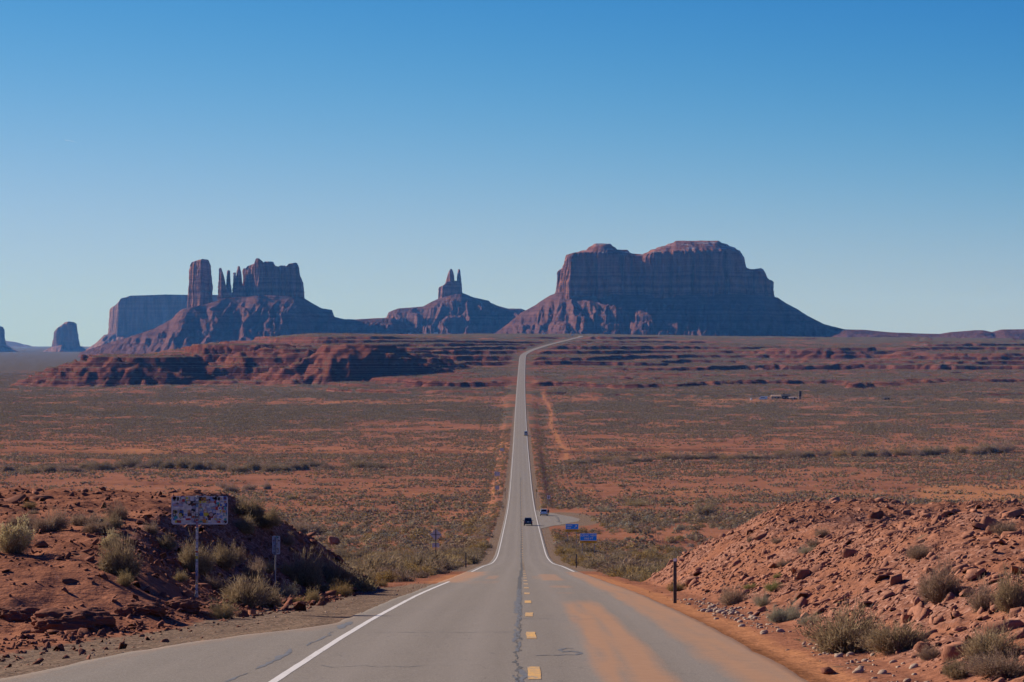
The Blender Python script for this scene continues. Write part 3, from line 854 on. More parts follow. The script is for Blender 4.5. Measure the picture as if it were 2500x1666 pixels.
def cliff(name, D, outline, top, zbase, parent, mat, step=3.4, nv=34, amp=7.0, seed=1, taper=8.0, rim=None, shrink=None, strata=1.6, rings=7, flute=16.0):
    """a rock wall around a plan outline [(px, depth m)], topped by the skyline top(px) -> photograph row"""
    P = [(px(a, D + b), D + b) for a, b in outline]
    ar = sum(P[i][0] * P[(i + 1) % len(P)][1] - P[(i + 1) % len(P)][0] * P[i][1] for i in range(len(P)))
    if ar < 0: P.reverse()
    ln = sum(math.dist(P[i], P[(i + 1) % len(P)]) for i in range(len(P)))
    n = max(24, int(ln / step))
    Q, s, ln = resample(P, n)
    c = Q.mean(0)
    # round the corners a touch
    for _ in range(2):
        Q = 0.25 * np.roll(Q, 1, 0) + 0.5 * Q + 0.25 * np.roll(Q, -1, 0)
    tg = np.roll(Q, -1, 0) - np.roll(Q, 1, 0)
    tg /= np.linalg.norm(tg, axis=1)[:, None] + 1e-9
    nrm = np.stack([tg[:, 1], -tg[:, 0]], 1)
    # seen from the road the skyline belongs to the middle of the mass
    yc = c[1]
    ppx = c_px(Q, yc)
    Hs = (833 - top(ppx)) / F * yc
    Hw = Hs if rim is None else (833 - rim(ppx)) / F * yc
    v = np.linspace(0, 1, nv)
    ang = s / ln * 2 * np.pi
    cx, sx = np.cos(ang) * ln / 6.283, np.sin(ang) * ln / 6.283
    V = np.zeros((nv, n, 3))
    for i, vv in enumerate(v):
        z = zbase + (Hw - zbase) * vv
        fl = fbm(cx / flute, sx / flute + z / 260, 4, seed, 0.6)
        rid = -np.abs(fbm(cx / (flute * 0.7), sx / (flute * 0.7) + z / 400, 3, seed + 3)) * 1.3
        stz = fbm(z / 5.0, cx / 300, 3, seed + 5) * strata * (1.6 - vv)
        big = fbm(cx / 70, sx / 70 + z / 90, 2, seed + 7) * 0.8
        crk = -np.maximum(0, 0.22 - np.abs(fbm(cx / (flute * 0.55) + 40, sx / (flute * 0.55) + z / 900, 3, seed + 11))) * 3.2
        d = amp * (fl * 0.8 + rid + big + crk) + stz + taper * (1 - vv) ** 1.5 - amp * 0.5 * max(0, vv - 0.94) / 0.06
        q = Q
        if shrink is not None:
            q = c + (Q - c) * shrink(vv)
        V[i, :, 0] = q[:, 0] + nrm[:, 0] * d
        V[i, :, 1] = q[:, 1] + nrm[:, 1] * d
        V[i, :, 2] = z
    caps = []
    tp = V[-1]
    sm = tp.copy()
    for _ in range(10):
        sm = 0.25 * np.roll(sm, 2, 0) + 0.5 * sm + 0.25 * np.roll(sm, -2, 0)
    for k in range(1, rings + 1):
        f = k / rings * 0.98
        W = tp.copy()
        if rim is not None:
            W[:, :2] = tp[:, :2] + (sm[:, :2] - tp[:, :2]) * min(1.0, f * 7)
        W[:, 0] = c[0] + (W[:, 0] - c[0]) * (1 - 0.12 * f)
        W[:, 1] = c[1] + (W[:, 1] - c[1]) * (1 - f)
        pq = c_px(W, yc)
        hc = (833 - top(pq)) / F * yc
        hr = tp[:, 2]
        g = np.clip(f * 1.25, 0, 1) if rim is None else np.clip((f - 0.03) * 3.6, 0, 1)
        W[:, 2] = hr * (1 - g) + hc * g + (fbm(W[:, 0] / 18, W[:, 1] / 18, 3, seed + 9) * 1.5 if f < .95 else 0)
        if rim is not None:
            w0 = W[:, 2]
            fr = w0 / 9.0 - np.floor(w0 / 9.0)
            W[:, 2] = w0 + 4.0 * (sst(0.6, 0.95, fr) - fr)
        caps.append(W)
    A = np.concatenate([V.reshape(-1, 3)] + caps)
    nr = nv + rings
    i = np.arange(nr * n).reshape(nr, n)
    j = np.roll(i, -1, 1)
    fc = np.stack([i[:-1], j[:-1], j[1:], i[1:]], -1).reshape(-1, 4)
    return link(name, np_mesh(name, A, fc, mat, False), parent)

def c_px(Q, yc):
    return Q[:, 0] * F / Q[:, 1] + 1250

def interp_px(pts):
    xs = [p[0] for p in pts]; ys = [p[1] for p in pts]
    return lambda q: np.interp(q, xs, ys)

def scree(name, D, skyline, halfdepth, parent, mat, nx, ny, slope=0.62, floor=-60.0, seed=1, benches=(), depth=None, conc=1.25, gully=1.0):
    """slopes of fallen rock: a ridge with the skyline [(px, row)] that falls away to both sides"""
    x0, x1 = skyline[0][0], skyline[-1][0]
    q = np.linspace(x0, x1, nx)
    X = px(q, D)
    S = (833 - interp_px(skyline)(q)) / F * D
    w = np.interp(q, [p[0] for p in halfdepth], [p[1] for p in halfdepth])
    depth = depth or (S.max() - floor) / slope * 1.5 + w.max()
    yy = np.linspace(-1, 1, ny)
    yy = np.sign(yy) * np.abs(yy) ** 1.15 * depth
    XX, YY = np.meshgrid(X, yy)
    SS = np.broadcast_to(S, XX.shape); WW = np.broadcast_to(w, XX.shape)
    gx = XX + 22 * fbm(XX / 90, YY / 90, 2, seed + 1)
    gul = np.abs(fbm(gx / 46, YY / 190, 4, seed + 2, 0.55)) * 2.0
    e = np.maximum(np.abs(YY) - WW * (1 + 0.25 * fbm(XX / 80, YY * 0 + 2, 2, seed + 3)), 0)
    hgt = np.maximum(SS - floor, 1.0)
    run = hgt / slope * conc
    t = np.clip(e / run + 0.17 * (gul - 0.45) * sst(0.02, 0.25, e / run) * gully, 0, 1)
    Z = floor + hgt * (1 - t) ** conc
    for (bz, bh) in benches:
        nz = Z + 7 * fbm(XX / 130, YY / 130, 3, seed + 4)
        Z = Z + bh * (sst(bz - 1.5, bz + 1.5, nz) - sst(bz - 16, bz + 16, nz)) * sst(0.0, 0.08, t) 
    Z = Z + (2.2 * fbm(XX / 24, YY / 24, 4, seed + 5) + 1.3 * fbm(XX / 7, YY / 7, 2, seed + 6) - 3.0 * np.abs(fbm(gx / 15, YY / 40, 3, seed + 8))) * sst(0.0, 0.05, t + 0.02)
    V = np.stack([XX, D + YY, Z], -1).reshape(-1, 3)
    return link(name, np_mesh(name, V, grid_faces(ny, nx), mat, False), parent)

def landform(name, label, D, pxc):
    o = empty(name, (px(pxc, D), D, 0))
    tag(o, label, 'mesa' if name == 'mesa' else 'butte', None, 'structure')
    o['group'] = 'sandstone buttes and mesas on the skyline'
    return o

def keep(root):
    """children were built in world places: keep them there"""
    bpy.context.view_layer.update()
    for c in root.children:
        c.matrix_parent_inverse = Matrix.Translation(-Vector(root.location))

T = interp_px
# --- the castle shaped butte with its tower and spires
D = 8000
A = landform('butte', 'castle shaped butte with a row of thin rock spires on its left', D, 640)
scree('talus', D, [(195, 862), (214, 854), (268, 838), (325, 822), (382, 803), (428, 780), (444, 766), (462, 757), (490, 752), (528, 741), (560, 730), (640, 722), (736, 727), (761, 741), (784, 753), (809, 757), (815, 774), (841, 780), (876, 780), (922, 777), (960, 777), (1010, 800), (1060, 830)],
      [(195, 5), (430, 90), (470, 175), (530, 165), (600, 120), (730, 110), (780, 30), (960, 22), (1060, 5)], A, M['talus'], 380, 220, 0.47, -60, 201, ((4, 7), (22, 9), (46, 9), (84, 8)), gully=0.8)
cz = pz(775, D)
cliff('cliff', D, [(590, 115), (598, 66), (633, -40), (690, -16), (728, 0), (737, 40), (735, 110), (690, 150), (630, 150), (596, 145)],
      T([(586, 660), (591, 655), (595.5, 655), (597.5, 659), (604, 650), (622.5, 645), (623.5, 633), (628, 633), (635, 641), (645, 645), (647, 641), (667, 641), (672, 651), (682, 653), (686, 650), (697, 651), (700, 653.5), (706, 646), (725, 642.5), (730, 652), (733, 662), (738, 695)]), cz, A, M['cliff'], 2.4, 44, 9.5, 211, 9)
cliff('pedestal', D, [(530, 20), (536, -30), (566, -24), (596, -20), (606, 40), (600, 100), (540, 80)], T([(527, 735), (532, 722), (540, 712), (550, 706), (558, 712), (566, 716), (576, 706), (590, 700), (610, 698)]), pz(780, D), A, M['cliff'], 2.2, 22, 6.0, 219, 10, strata=3.2, flute=10)
for (a, b, tp, d0, dw, sd) in ((532, 551, [(531, 690), (533, 668), (534.5, 656), (537, 654), (541, 659), (545, 668), (547, 676), (549, 684), (551, 690)], -6, 27, 221),
                               (550.5, 565, [(550, 700), (552.5, 672), (554, 663), (559, 660), (562, 665), (563, 690), (566, 705)], 22, 23, 222),
                               (566, 578, [(566, 690), (567.5, 674), (570, 667), (575, 666), (578, 672), (579, 680)], 42, 24, 223),
                               (573, 592, [(572, 680), (576, 668), (579, 658), (581, 651), (584.5, 650), (587, 658), (589, 665), (592, 690)], 58, 28, 224)):
    m = (a + b) / 2
    a, b = m - (m - a) * 1.10, m + (b - m) * 1.10
    cliff('spire', D, [(a, d0), (m - 1, d0 - dw), (m + 2, d0 - dw * 0.9), (b, d0), (m, d0 + dw)], T(tp), cz, A, M['cliff'], 2.0, 40, 4.2, sd, 9, strata=2.8, rings=5, flute=9,
          shrink=lambda v: 1.12 - 0.20 * v + 0.05 * math.sin(v * 17))
keep(A)
TW = landform('butte', 'tall square rock tower standing left of the thin spires', D, 487)
cliff('cliff', D, [(459.5, 185), (463, 140), (493, 66), (515, 128), (517, 185), (490, 210)],
      T([(455, 660), (463, 650), (468, 641), (478, 637), (485, 635.5), (500, 634), (509, 634.5), (514, 638), (520, 645)]), pz(790, D), TW, M['cliff'], 2.4, 46, 6.0, 231, 7, flute=13,
      shrink=lambda v: 1.10 - 0.16 * v + 0.05 * math.exp(-((v - 0.62) / 0.1) ** 2))
keep(TW)

# --- the twin spired butte in the middle
D = 8800
K = landform('butte', 'small butte with twin pointed spires standing above the road', D, 1105)
scree('talus', D, [(880, 800), (922, 780), (944, 776), (950, 763), (973, 754), (1035, 749), (1050, 740), (1070, 731), (1100, 722), (1129, 716), (1157, 727), (1194, 735), (1198, 740), (1218, 748), (1241, 754), (1272, 754), (1300, 765), (1340, 790), (1380, 820)],
      [(880, 8), (950, 42), (1040, 52), (1100, 70), (1190, 50), (1380, 10)], K, M['talus'], 320, 170, 0.47, -60, 241, ((38, 10), (70, 14), (112, 12)), gully=1.2)
cz = pz(760, D)
cliff('cliff', D, [(1071, 10), (1078, -30), (1110, -44), (1130, -10), (1128, 40), (1080, 36)], T([(1068, 704), (1072, 701), (1083, 697), (1087, 692), (1091, 688), (1110, 690), (1112, 686), (1125, 690), (1131, 712)]), cz, K, M['cliff'], 2.6, 26, 4, 251, 6)
cliff('spire', D, [(1086, 0), (1099, -30), (1113, -4), (1101, 28)], T([(1085, 690), (1090, 682), (1094, 668), (1097, 661), (1101, 657), (1104, 658.5), (1107, 666), (1110, 680), (1114, 692)]), cz, K, M['cliff'], 2.2, 34, 2.6, 252, 5, flute=9, rings=5,
      shrink=lambda v: 1.08 - 0.16 * v)
cliff('spire', D, [(1112.5, 0), (1120, -22), (1129, 0), (1120, 22)], T([(1111, 692), (1115, 680), (1117, 668), (1118, 659), (1121, 657.5), (1123.5, 659), (1125, 676), (1130, 700)]), cz, K, M['cliff'], 2.0, 34, 2.0, 253, 5, flute=8, rings=5,
      shrink=lambda v: 1.1 - 0.2 * v)
keep(K)

# --- the long mesa at the right
D = 7400
B = landform('mesa', 'long broad mesa with two snow dusted domes on top', D, 1620)
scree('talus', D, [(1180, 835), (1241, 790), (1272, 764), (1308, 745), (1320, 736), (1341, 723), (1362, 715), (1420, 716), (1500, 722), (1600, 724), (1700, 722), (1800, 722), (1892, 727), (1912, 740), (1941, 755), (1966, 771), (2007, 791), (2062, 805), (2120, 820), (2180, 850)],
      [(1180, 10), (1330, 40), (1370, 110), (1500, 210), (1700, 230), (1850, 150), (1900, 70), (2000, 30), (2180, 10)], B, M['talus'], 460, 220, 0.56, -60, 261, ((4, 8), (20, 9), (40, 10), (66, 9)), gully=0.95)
cz = pz(765, D)
rimf = T([(1360, 668), (1366, 655), (1380, 624), (1400, 621), (1500, 622), (1560, 628), (1600, 622), (1700, 618), (1780, 617), (1806, 618), (1817, 632), (1821, 652), (1832, 660), (1850, 660), (1862, 657), (1870, 668), (1877, 682), (1885, 682), (1893, 712)])
topf = T([(1360, 668), (1366, 655), (1380, 621), (1429, 614), (1440, 605), (1455, 597.5), (1489, 598), (1507, 611), (1530, 613), (1543, 622), (1569, 623.5), (1592, 613), (1625, 602), (1650, 593.5), (1752, 592), (1779, 602), (1806, 614), (1817, 630), (1821, 652), (1832, 660), (1850, 660), (1862, 656), (1870, 668), (1877, 684), (1885, 682), (1893, 712)])
cliff('cliff', D, [(1364, 120), (1366, 30), (1388, -150), (1470, -178), (1560, -150), (1590, -205), (1700, -215), (1790, -190), (1830, -120), (1875, -70), (1892, 0), (1885, 110), (1800, 210), (1500, 220), (1380, 180)],
      topf, cz, B, M['cliff_snow'], 2.8, 52, 12.0, 271, 12, rim=rimf, rings=14, flute=20)
keep(B)

# --- further off: the flat topped mesa and small towers at the far left
D = 12500
E = landform('mesa', 'flat topped blue mesa far behind the tall rock tower', D, 400)
scree('talus', D, [(190, 868), (214, 856), (245, 838), (268, 818), (300, 812), (500, 806), (560, 806), (640, 850)], [(190, 10), (270, 200), (560, 240), (640, 50)], E, M['far_rock'], 150, 110, 0.6, -70, 281)
cliff('cliff', D, [(267, 120), (270, 0), (286, -200), (400, -230), (540, -200), (560, 200), (300, 240)],
      T([(262, 754), (268, 752), (281, 746), (292, 735), (294, 730), (306, 728), (317, 724), (360, 723), (405, 721.5), (470, 722.5), (560, 722)]), pz(840, D), E, M['far_rock'], 6.0, 30, 9, 291, 12, flute=26)
keep(E)
D = 13500
S = landform('butte', 'lone rounded blue butte at the far left beyond the plain', D, 160)
scree('talus', D, [(90, 866), (107, 859), (126, 849), (160, 842), (195, 846), (210, 856), (222, 866)], [(90, 20), (160, 110), (222, 20)], S, M['far_rock'], 90, 80, 0.6, -70, 301)
cliff('cliff', D, [(126.5, 40), (135, -70), (165, -110), (190, -60), (194, 40), (160, 110)], T([(124, 840), (128.5, 828), (131, 812), (140, 801), (149, 795), (158, 789), (168, 785.5), (180, 787), (187, 791), (190, 815), (197, 845)]), pz(856, D), S, M['far_rock'], 5.5, 28, 9, 311, 8, rings=6)
keep(S)
S2 = landform('butte', 'dark blue butte cut by the left edge of the view', D, -10)
scree('talus', D, [(-90, 870), (-40, 850), (0, 838), (14, 845), (27, 852), (50, 861), (60, 868)], [(-90, 20), (0, 100), (60, 20)], S2, M['far_rock'], 80, 70, 0.6, -70, 321)
cliff('cliff', D, [(-60, 60), (-50, -80), (-10, -110), (10, -50), (13, 40), (-20, 110)], T([(-70, 800), (-20, 792), (0, 797), (8, 799), (11.5, 803), (13, 820), (15, 840)]), pz(856, D), S2, M['far_rock'], 5.5, 24, 9, 331, 8)
keep(S2)

# --- low hills along the horizon at the right, and blue mountains far away
def ridge(name, D, sky, seed, label, mat, depth, nx=260, ny=50, rough=3.0, floor=-60):
    q = np.linspace(sky[0][0], sky[-1][0], nx)
    X = px(q, D); S = (833 - T(sky)(q)) / F * D
    yy = np.linspace(-1, 1, ny) * depth
    XX, YY = np.meshgrid(X, yy)
    t = np.abs(YY) / depth
    t = np.clip(t + 0.25 * fbm(XX / (depth * .4), YY / depth, 3, seed) * t, 0, 1)
    h = np.maximum(S - floor, 0)[None, :]
    Z = floor + h * (1 - t ** 1.3)
    st = Z / 11.0 + fbm(XX / 200, YY / 200, 2, seed + 2)
    fr = st - np.floor(st)
    Z = Z + 6.0 * (sst(0.55, 0.8, fr) - fr) * sst(0.03, .2, t) + rough * fbm(XX / 30, YY / 30, 3, seed + 1) * sst(0.0, 0.1, t)
    o = link(name, np_mesh(name, np.stack([XX, D + YY, Z], -1).reshape(-1, 3), grid_faces(ny, nx), mat, False))
    tag(o, label, None, None, 'structure')
    return o
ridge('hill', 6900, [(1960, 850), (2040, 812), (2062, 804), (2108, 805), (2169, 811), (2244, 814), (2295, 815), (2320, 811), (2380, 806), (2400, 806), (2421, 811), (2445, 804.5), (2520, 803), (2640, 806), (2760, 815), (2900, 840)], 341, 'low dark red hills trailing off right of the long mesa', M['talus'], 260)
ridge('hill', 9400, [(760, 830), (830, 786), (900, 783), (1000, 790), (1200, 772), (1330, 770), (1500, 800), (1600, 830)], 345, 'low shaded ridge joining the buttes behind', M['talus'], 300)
ridge('mountain', 24500, [(-200, 846), (-60, 838), (13, 832), (27, 835), (57, 849), (90, 850.5), (115, 850), (150, 853), (199, 846), (215, 851), (260, 855), (330, 862), (420, 868)], 351, 'pale blue mountains on the horizon at far left', M['far_rock'], 1300, 140, 30, 12.0, -75)
# ---------------------------------------------------------------- plants
ORD = ['', 'first', 'second', 'third', 'fourth', 'fifth', 'sixth', 'seventh', 'eighth', 'ninth', 'tenth', 'eleventh', 'twelfth', 'thirteenth', 'fourteenth', 'fifteenth', 'sixteenth', 'seventeenth', 'eighteenth', 'nineteenth', 'twentieth',
       'twenty-first', 'twenty-second', 'twenty-third', 'twenty-fourth', 'twenty-fifth', 'twenty-sixth', 'twenty-seventh', 'twenty-eighth', 'twenty-ninth', 'thirtieth', 'thirty-first', 'thirty-second']
def leaf_material(name, dark, light, rough=0.9):
    t = NT(name, rough, 0.03)
    oi = t.n('ObjectInfo')
    n = t.noise(t.objc(), 7.0, 3, 0.6)
    gn = t.n('NewGeometry')
    f = t.math('ADD', t.math('MULTIPLY', n, 0.55), t.math('MULTIPLY', gn.outputs['Random Per Island'], 0.45))
    c = t.mix(t.remap(f, 0.25, 0.75), dark, light)
    c = t.mix(t.remap(oi.outputs['Random'], 0.0, 1.0, 0.0, 0.30), c, tuple(d * 0.6 for d in dark))
    t.color(c)
    tr = t.n('BsdfTranslucent'); t.l(c, tr.inputs[0])
    mx = t.n('MixShader'); mx.inputs[0].default_value = 0.25
    t.l(t.b.outputs[0], mx.inputs[1]); t.l(tr.outputs[0], mx.inputs[2])
    t.l(mx.outputs[0], t.out.inputs[0])
    return t.m
M['sage'] = leaf_material('grey_green_leaves', (0.154, 0.114, 0.071), (0.365, 0.280, 0.180))
M['brush'] = leaf_material('brown_twigs', (0.188, 0.128, 0.091), (0.456, 0.325, 0.234))
M['olive'] = leaf_material('olive_twigs', (0.188, 0.137, 0.082), (0.456, 0.342, 0.211))
M['cream'] = leaf_material('cream_seed_heads', (0.433, 0.342, 0.182), (0.700, 0.593, 0.353))
M['straw'] = leaf_material('straw_grass', (0.251, 0.182, 0.091), (0.479, 0.365, 0.194))
M['gold'] = leaf_material('gold_brown_leaves', (0.217, 0.142, 0.057), (0.422, 0.296, 0.120))
M['rust'] = leaf_material('rust_dry_stems', (0.228, 0.097, 0.040), (0.410, 0.205, 0.085))
M['green'] = leaf_material('yellow_green_leaves', (0.148, 0.154, 0.051), (0.308, 0.308, 0.114))
M['silver'] = leaf_material('silver_grey_leaves', (0.228, 0.217, 0.165), (0.410, 0.388, 0.296))

def blades(r, n, rad, hgt, width, spread=1.0, bend=0.3, base=0.18, droop=0.0, minh=0.35):
    """n thin stems fanning from the middle; returns verts and quads"""
    a = r.uniform(0, 2 * np.pi, n)
    t = np.sqrt(r.uniform(0, 1, n))
    out = t * spread
    b0 = base * rad * np.sqrt(r.uniform(0, 1, n))
    ph = r.uniform(0, 50)
    lob = np.clip(0.72 + 0.55 * vnoise(np.cos(a) * 1.7 + ph, np.sin(a) * 1.7 + t * 1.2, 5) + 0.25 * vnoise(np.cos(a) * 4 + ph, np.sin(a) * 4 + t * 3, 6), 0.25, 1.25)
    out = out * (0.45 + 0.55 * lob)
    ht = hgt * r.uniform(minh, 1.0, n) * (1 - 0.50 * t ** 2) * lob
    dx, dy = np.cos(a), np.sin(a)
    root = np.stack([dx * b0, dy * b0, np.zeros(n) - 0.03 * hgt], 1)
    tip = np.stack([dx * (b0 + out * rad), dy * (b0 + out * rad), ht - droop * t * hgt], 1) + r.normal(0, 0.05 * rad, (n, 3))
    mid = (root + tip) / 2 + np.stack([-dx * bend * 0.2 * rad * t, -dy * bend * 0.2 * rad * t, 0.12 * ht], 1) + r.normal(0, 0.03 * rad, (n, 3))
    az = r.uniform(0, np.pi, n)
    sd = np.stack([np.cos(az), np.sin(az), np.zeros(n)], 1) * (width * r.uniform(0.6, 1.3, n))[:, None]
    V = np.stack([root - sd * .6, root + sd * .6, mid - sd * 0.5, mid + sd * 0.5, tip - sd * 0.16, tip + sd * 0.16], 1).reshape(-1, 3)
    k = np.arange(n)[:, None] * 6
    Q = np.concatenate([k + [[0, 1, 3, 2]], k + [[2, 3, 5, 4]]])
    return V, Q, root, mid, tip

def leaves_on(r, mid, tip, per, size, jit, up=0.6, narrow=0.065):
    """narrow leaves and twiglets that follow their stem, mostly upward"""
    n = len(mid) * per
    i = np.repeat(np.arange(len(mid)), per)
    f = r.uniform(-0.15, 1.0, n)[:, None]
    c = mid[i] * (1 - f) + tip[i] * f + r.normal(0, jit, (n, 3))
    d = tip[i] - mid[i]
    d /= np.linalg.norm(d, axis=1)[:, None] + 1e-9
    d = d + r.normal(0, 0.55, (n, 3)); d[:, 2] += up * 0.5
    d /= np.linalg.norm(d, axis=1)[:, None]
    e = np.cross(d, r.normal(0, 1, (n, 3))); e /= np.linalg.norm(e, axis=1)[:, None] + 1e-9
    s = (size * r.uniform(0.6, 1.5, n))[:, None]
    V = np.stack([c - e * s * narrow, c + e * s * narrow, c + d * s], 1).reshape(-1, 3)
    return V, (np.arange(n)[:, None] * 3 + [[0, 1, 2]])

KIND = {   # stems: n, width ; leaves per stem, size ; materials
    'sage':   dict(n=520, w=0.008, h=0.85, spread=1.0, per=16, size=0.085, jit=0.05, stem='brush', leaf='sage'),
    'olive':  dict(n=480, w=0.008, h=1.0, spread=1.0, per=11, size=0.14, jit=0.045, stem='olive', leaf='olive'),
    'brush':  dict(n=500, w=0.007, h=1.05, spread=1.0, per=9, size=0.12, jit=0.045, stem='brush', leaf='brush'),
    'rabbit': dict(n=700, w=0.007, h=1.1, spread=0.9, per=6, size=0.10, jit=0.04, stem='brush', leaf='olive', top='cream'),
    'straw':  dict(n=800, w=0.006, h=1.0, spread=0.9, per=3, size=0.12, jit=0.03, stem='straw', leaf='straw'),
    'gold':   dict(n=520, w=0.008, h=0.95, spread=0.95, per=10, size=0.085, jit=0.05, stem='brush', leaf='gold'),
    'green':  dict(n=380, w=0.007, h=0.8, spread=1.0, per=12, size=0.085, jit=0.05, stem='olive', leaf='green'),
    'silver': dict(n=480, w=0.007, h=0.8, spread=1.0, per=9, size=0.085, jit=0.05, stem='straw', leaf='silver'),
}
_protos = {}
def shrub_meshes(kind, var, dens=1.0):
    key = (kind, var, dens)
    if key in _protos: return _protos[key]
    k = KIND[kind]
    r = np.random.default_rng(abs(hash_str(kind)) % 10000 + var)
    # two or three overlapping clumps make an uneven outline
    parts = []
    ncl = 1 + var % 3
    for c in range(ncl):
        s = 1.0 if c == 0 else r.uniform(0.5, 0.75)
        off = np.array([0, 0, 0]) if c == 0 else np.append(r.uniform(-0.75, 0.75, 2), 0)
        V, Q, ro, mi, ti = blades(r, int(k['n'] * dens * (0.75 if c else 1)), 1.0 * s, k['h'] * s, k['w'] * 1.15, k['spread'])
        parts.append((V + off, Q, mi + off, ti + off))
    nv, Vs, Qs = 0, [], []
    for V, Q, _, _ in parts:
        Vs.append(V); Qs.append(Q + nv); nv += len(V)
    stem = np_mesh('stems', np.concatenate(Vs), np.concatenate(Qs), M[k['stem']])
    mi = np.concatenate([p[2] for p in parts]); ti = np.concatenate([p[3] for p in parts])
    V, T3 = leaves_on(r, mi, ti, max(1, int(round(k['per']))), k['size'], k['jit'])
    leaf = np_mesh('foliage', V, T3, M[k['leaf']])
    top = None
    if 'top' in k:
        sel = np.argsort(-(ti[:, 2] - 0.25 * np.hypot(ti[:, 0], ti[:, 1])))[: len(ti) * 2 // 3]
        V, T3 = leaves_on(r, mi[sel] * 0.25 + ti[sel] * 0.75, ti[sel], 7, 0.06, 0.04, 0.6, 0.4)
        top = np_mesh('seed_heads', V, T3, M[k['top']])
    _protos[key] = (stem, leaf, top)
    return _protos[key]

def hash_str(s):
    h = 7
    for ch in s: h = (h * 131 + ord(ch)) % 1000003
    return h

PLANT_NAME = {'sage': 'sagebrush', 'olive': 'shrub', 'brush': 'dry_shrub', 'rabbit': 'rabbitbrush', 'straw': 'grass_clump', 'gold': 'shrub', 'green': 'shrub', 'silver': 'shrub'}
PLANT_CAT = {'sagebrush': 'shrub', 'shrub': 'shrub', 'dry_shrub': 'shrub', 'rabbitbrush': 'shrub', 'grass_clump': 'grass clump'}

def shrub(kind, X, Y, Z, w, h, label, group=None, var=None, dens=1.0, extra=None):
    """w, h in metres; the stems are the plant itself, foliage and seed heads its parts"""
    var = random.randrange(6) if var is None else var
    st, lf, tp = shrub_meshes(kind, var, dens)
    o = link(PLANT_NAME[kind], st)
    ex = 2.1 if var % 3 == 0 else 2.5
    o.location = (X, Y, Z)
    o.rotation_euler = (0, 0, random.uniform(0, 6.28))
    hh = h / (KIND[kind]['h'] * 1.0)
    o.scale = (w / ex, w / ex, hh)
    link('foliage', lf, o)
    if tp: link('seed_heads', tp, o)
    tag(o, label, PLANT_CAT[PLANT_NAME[kind]], group)
    return o

def shrub_px(kind, pxx, py, wpx, hpx, label, group=None, var=None, d0=25.0, dens=1.0):
    X, Y, Z = hit(pxx, py, d0)
    s = Y / F
    return shrub(kind, X, Y, Z - 0.02, wpx * s * 1.3, hpx * s * 1.2, label, group, var, dens)

GL, GR = 'brush on the left roadside bank', 'brush on the right rubble bank'
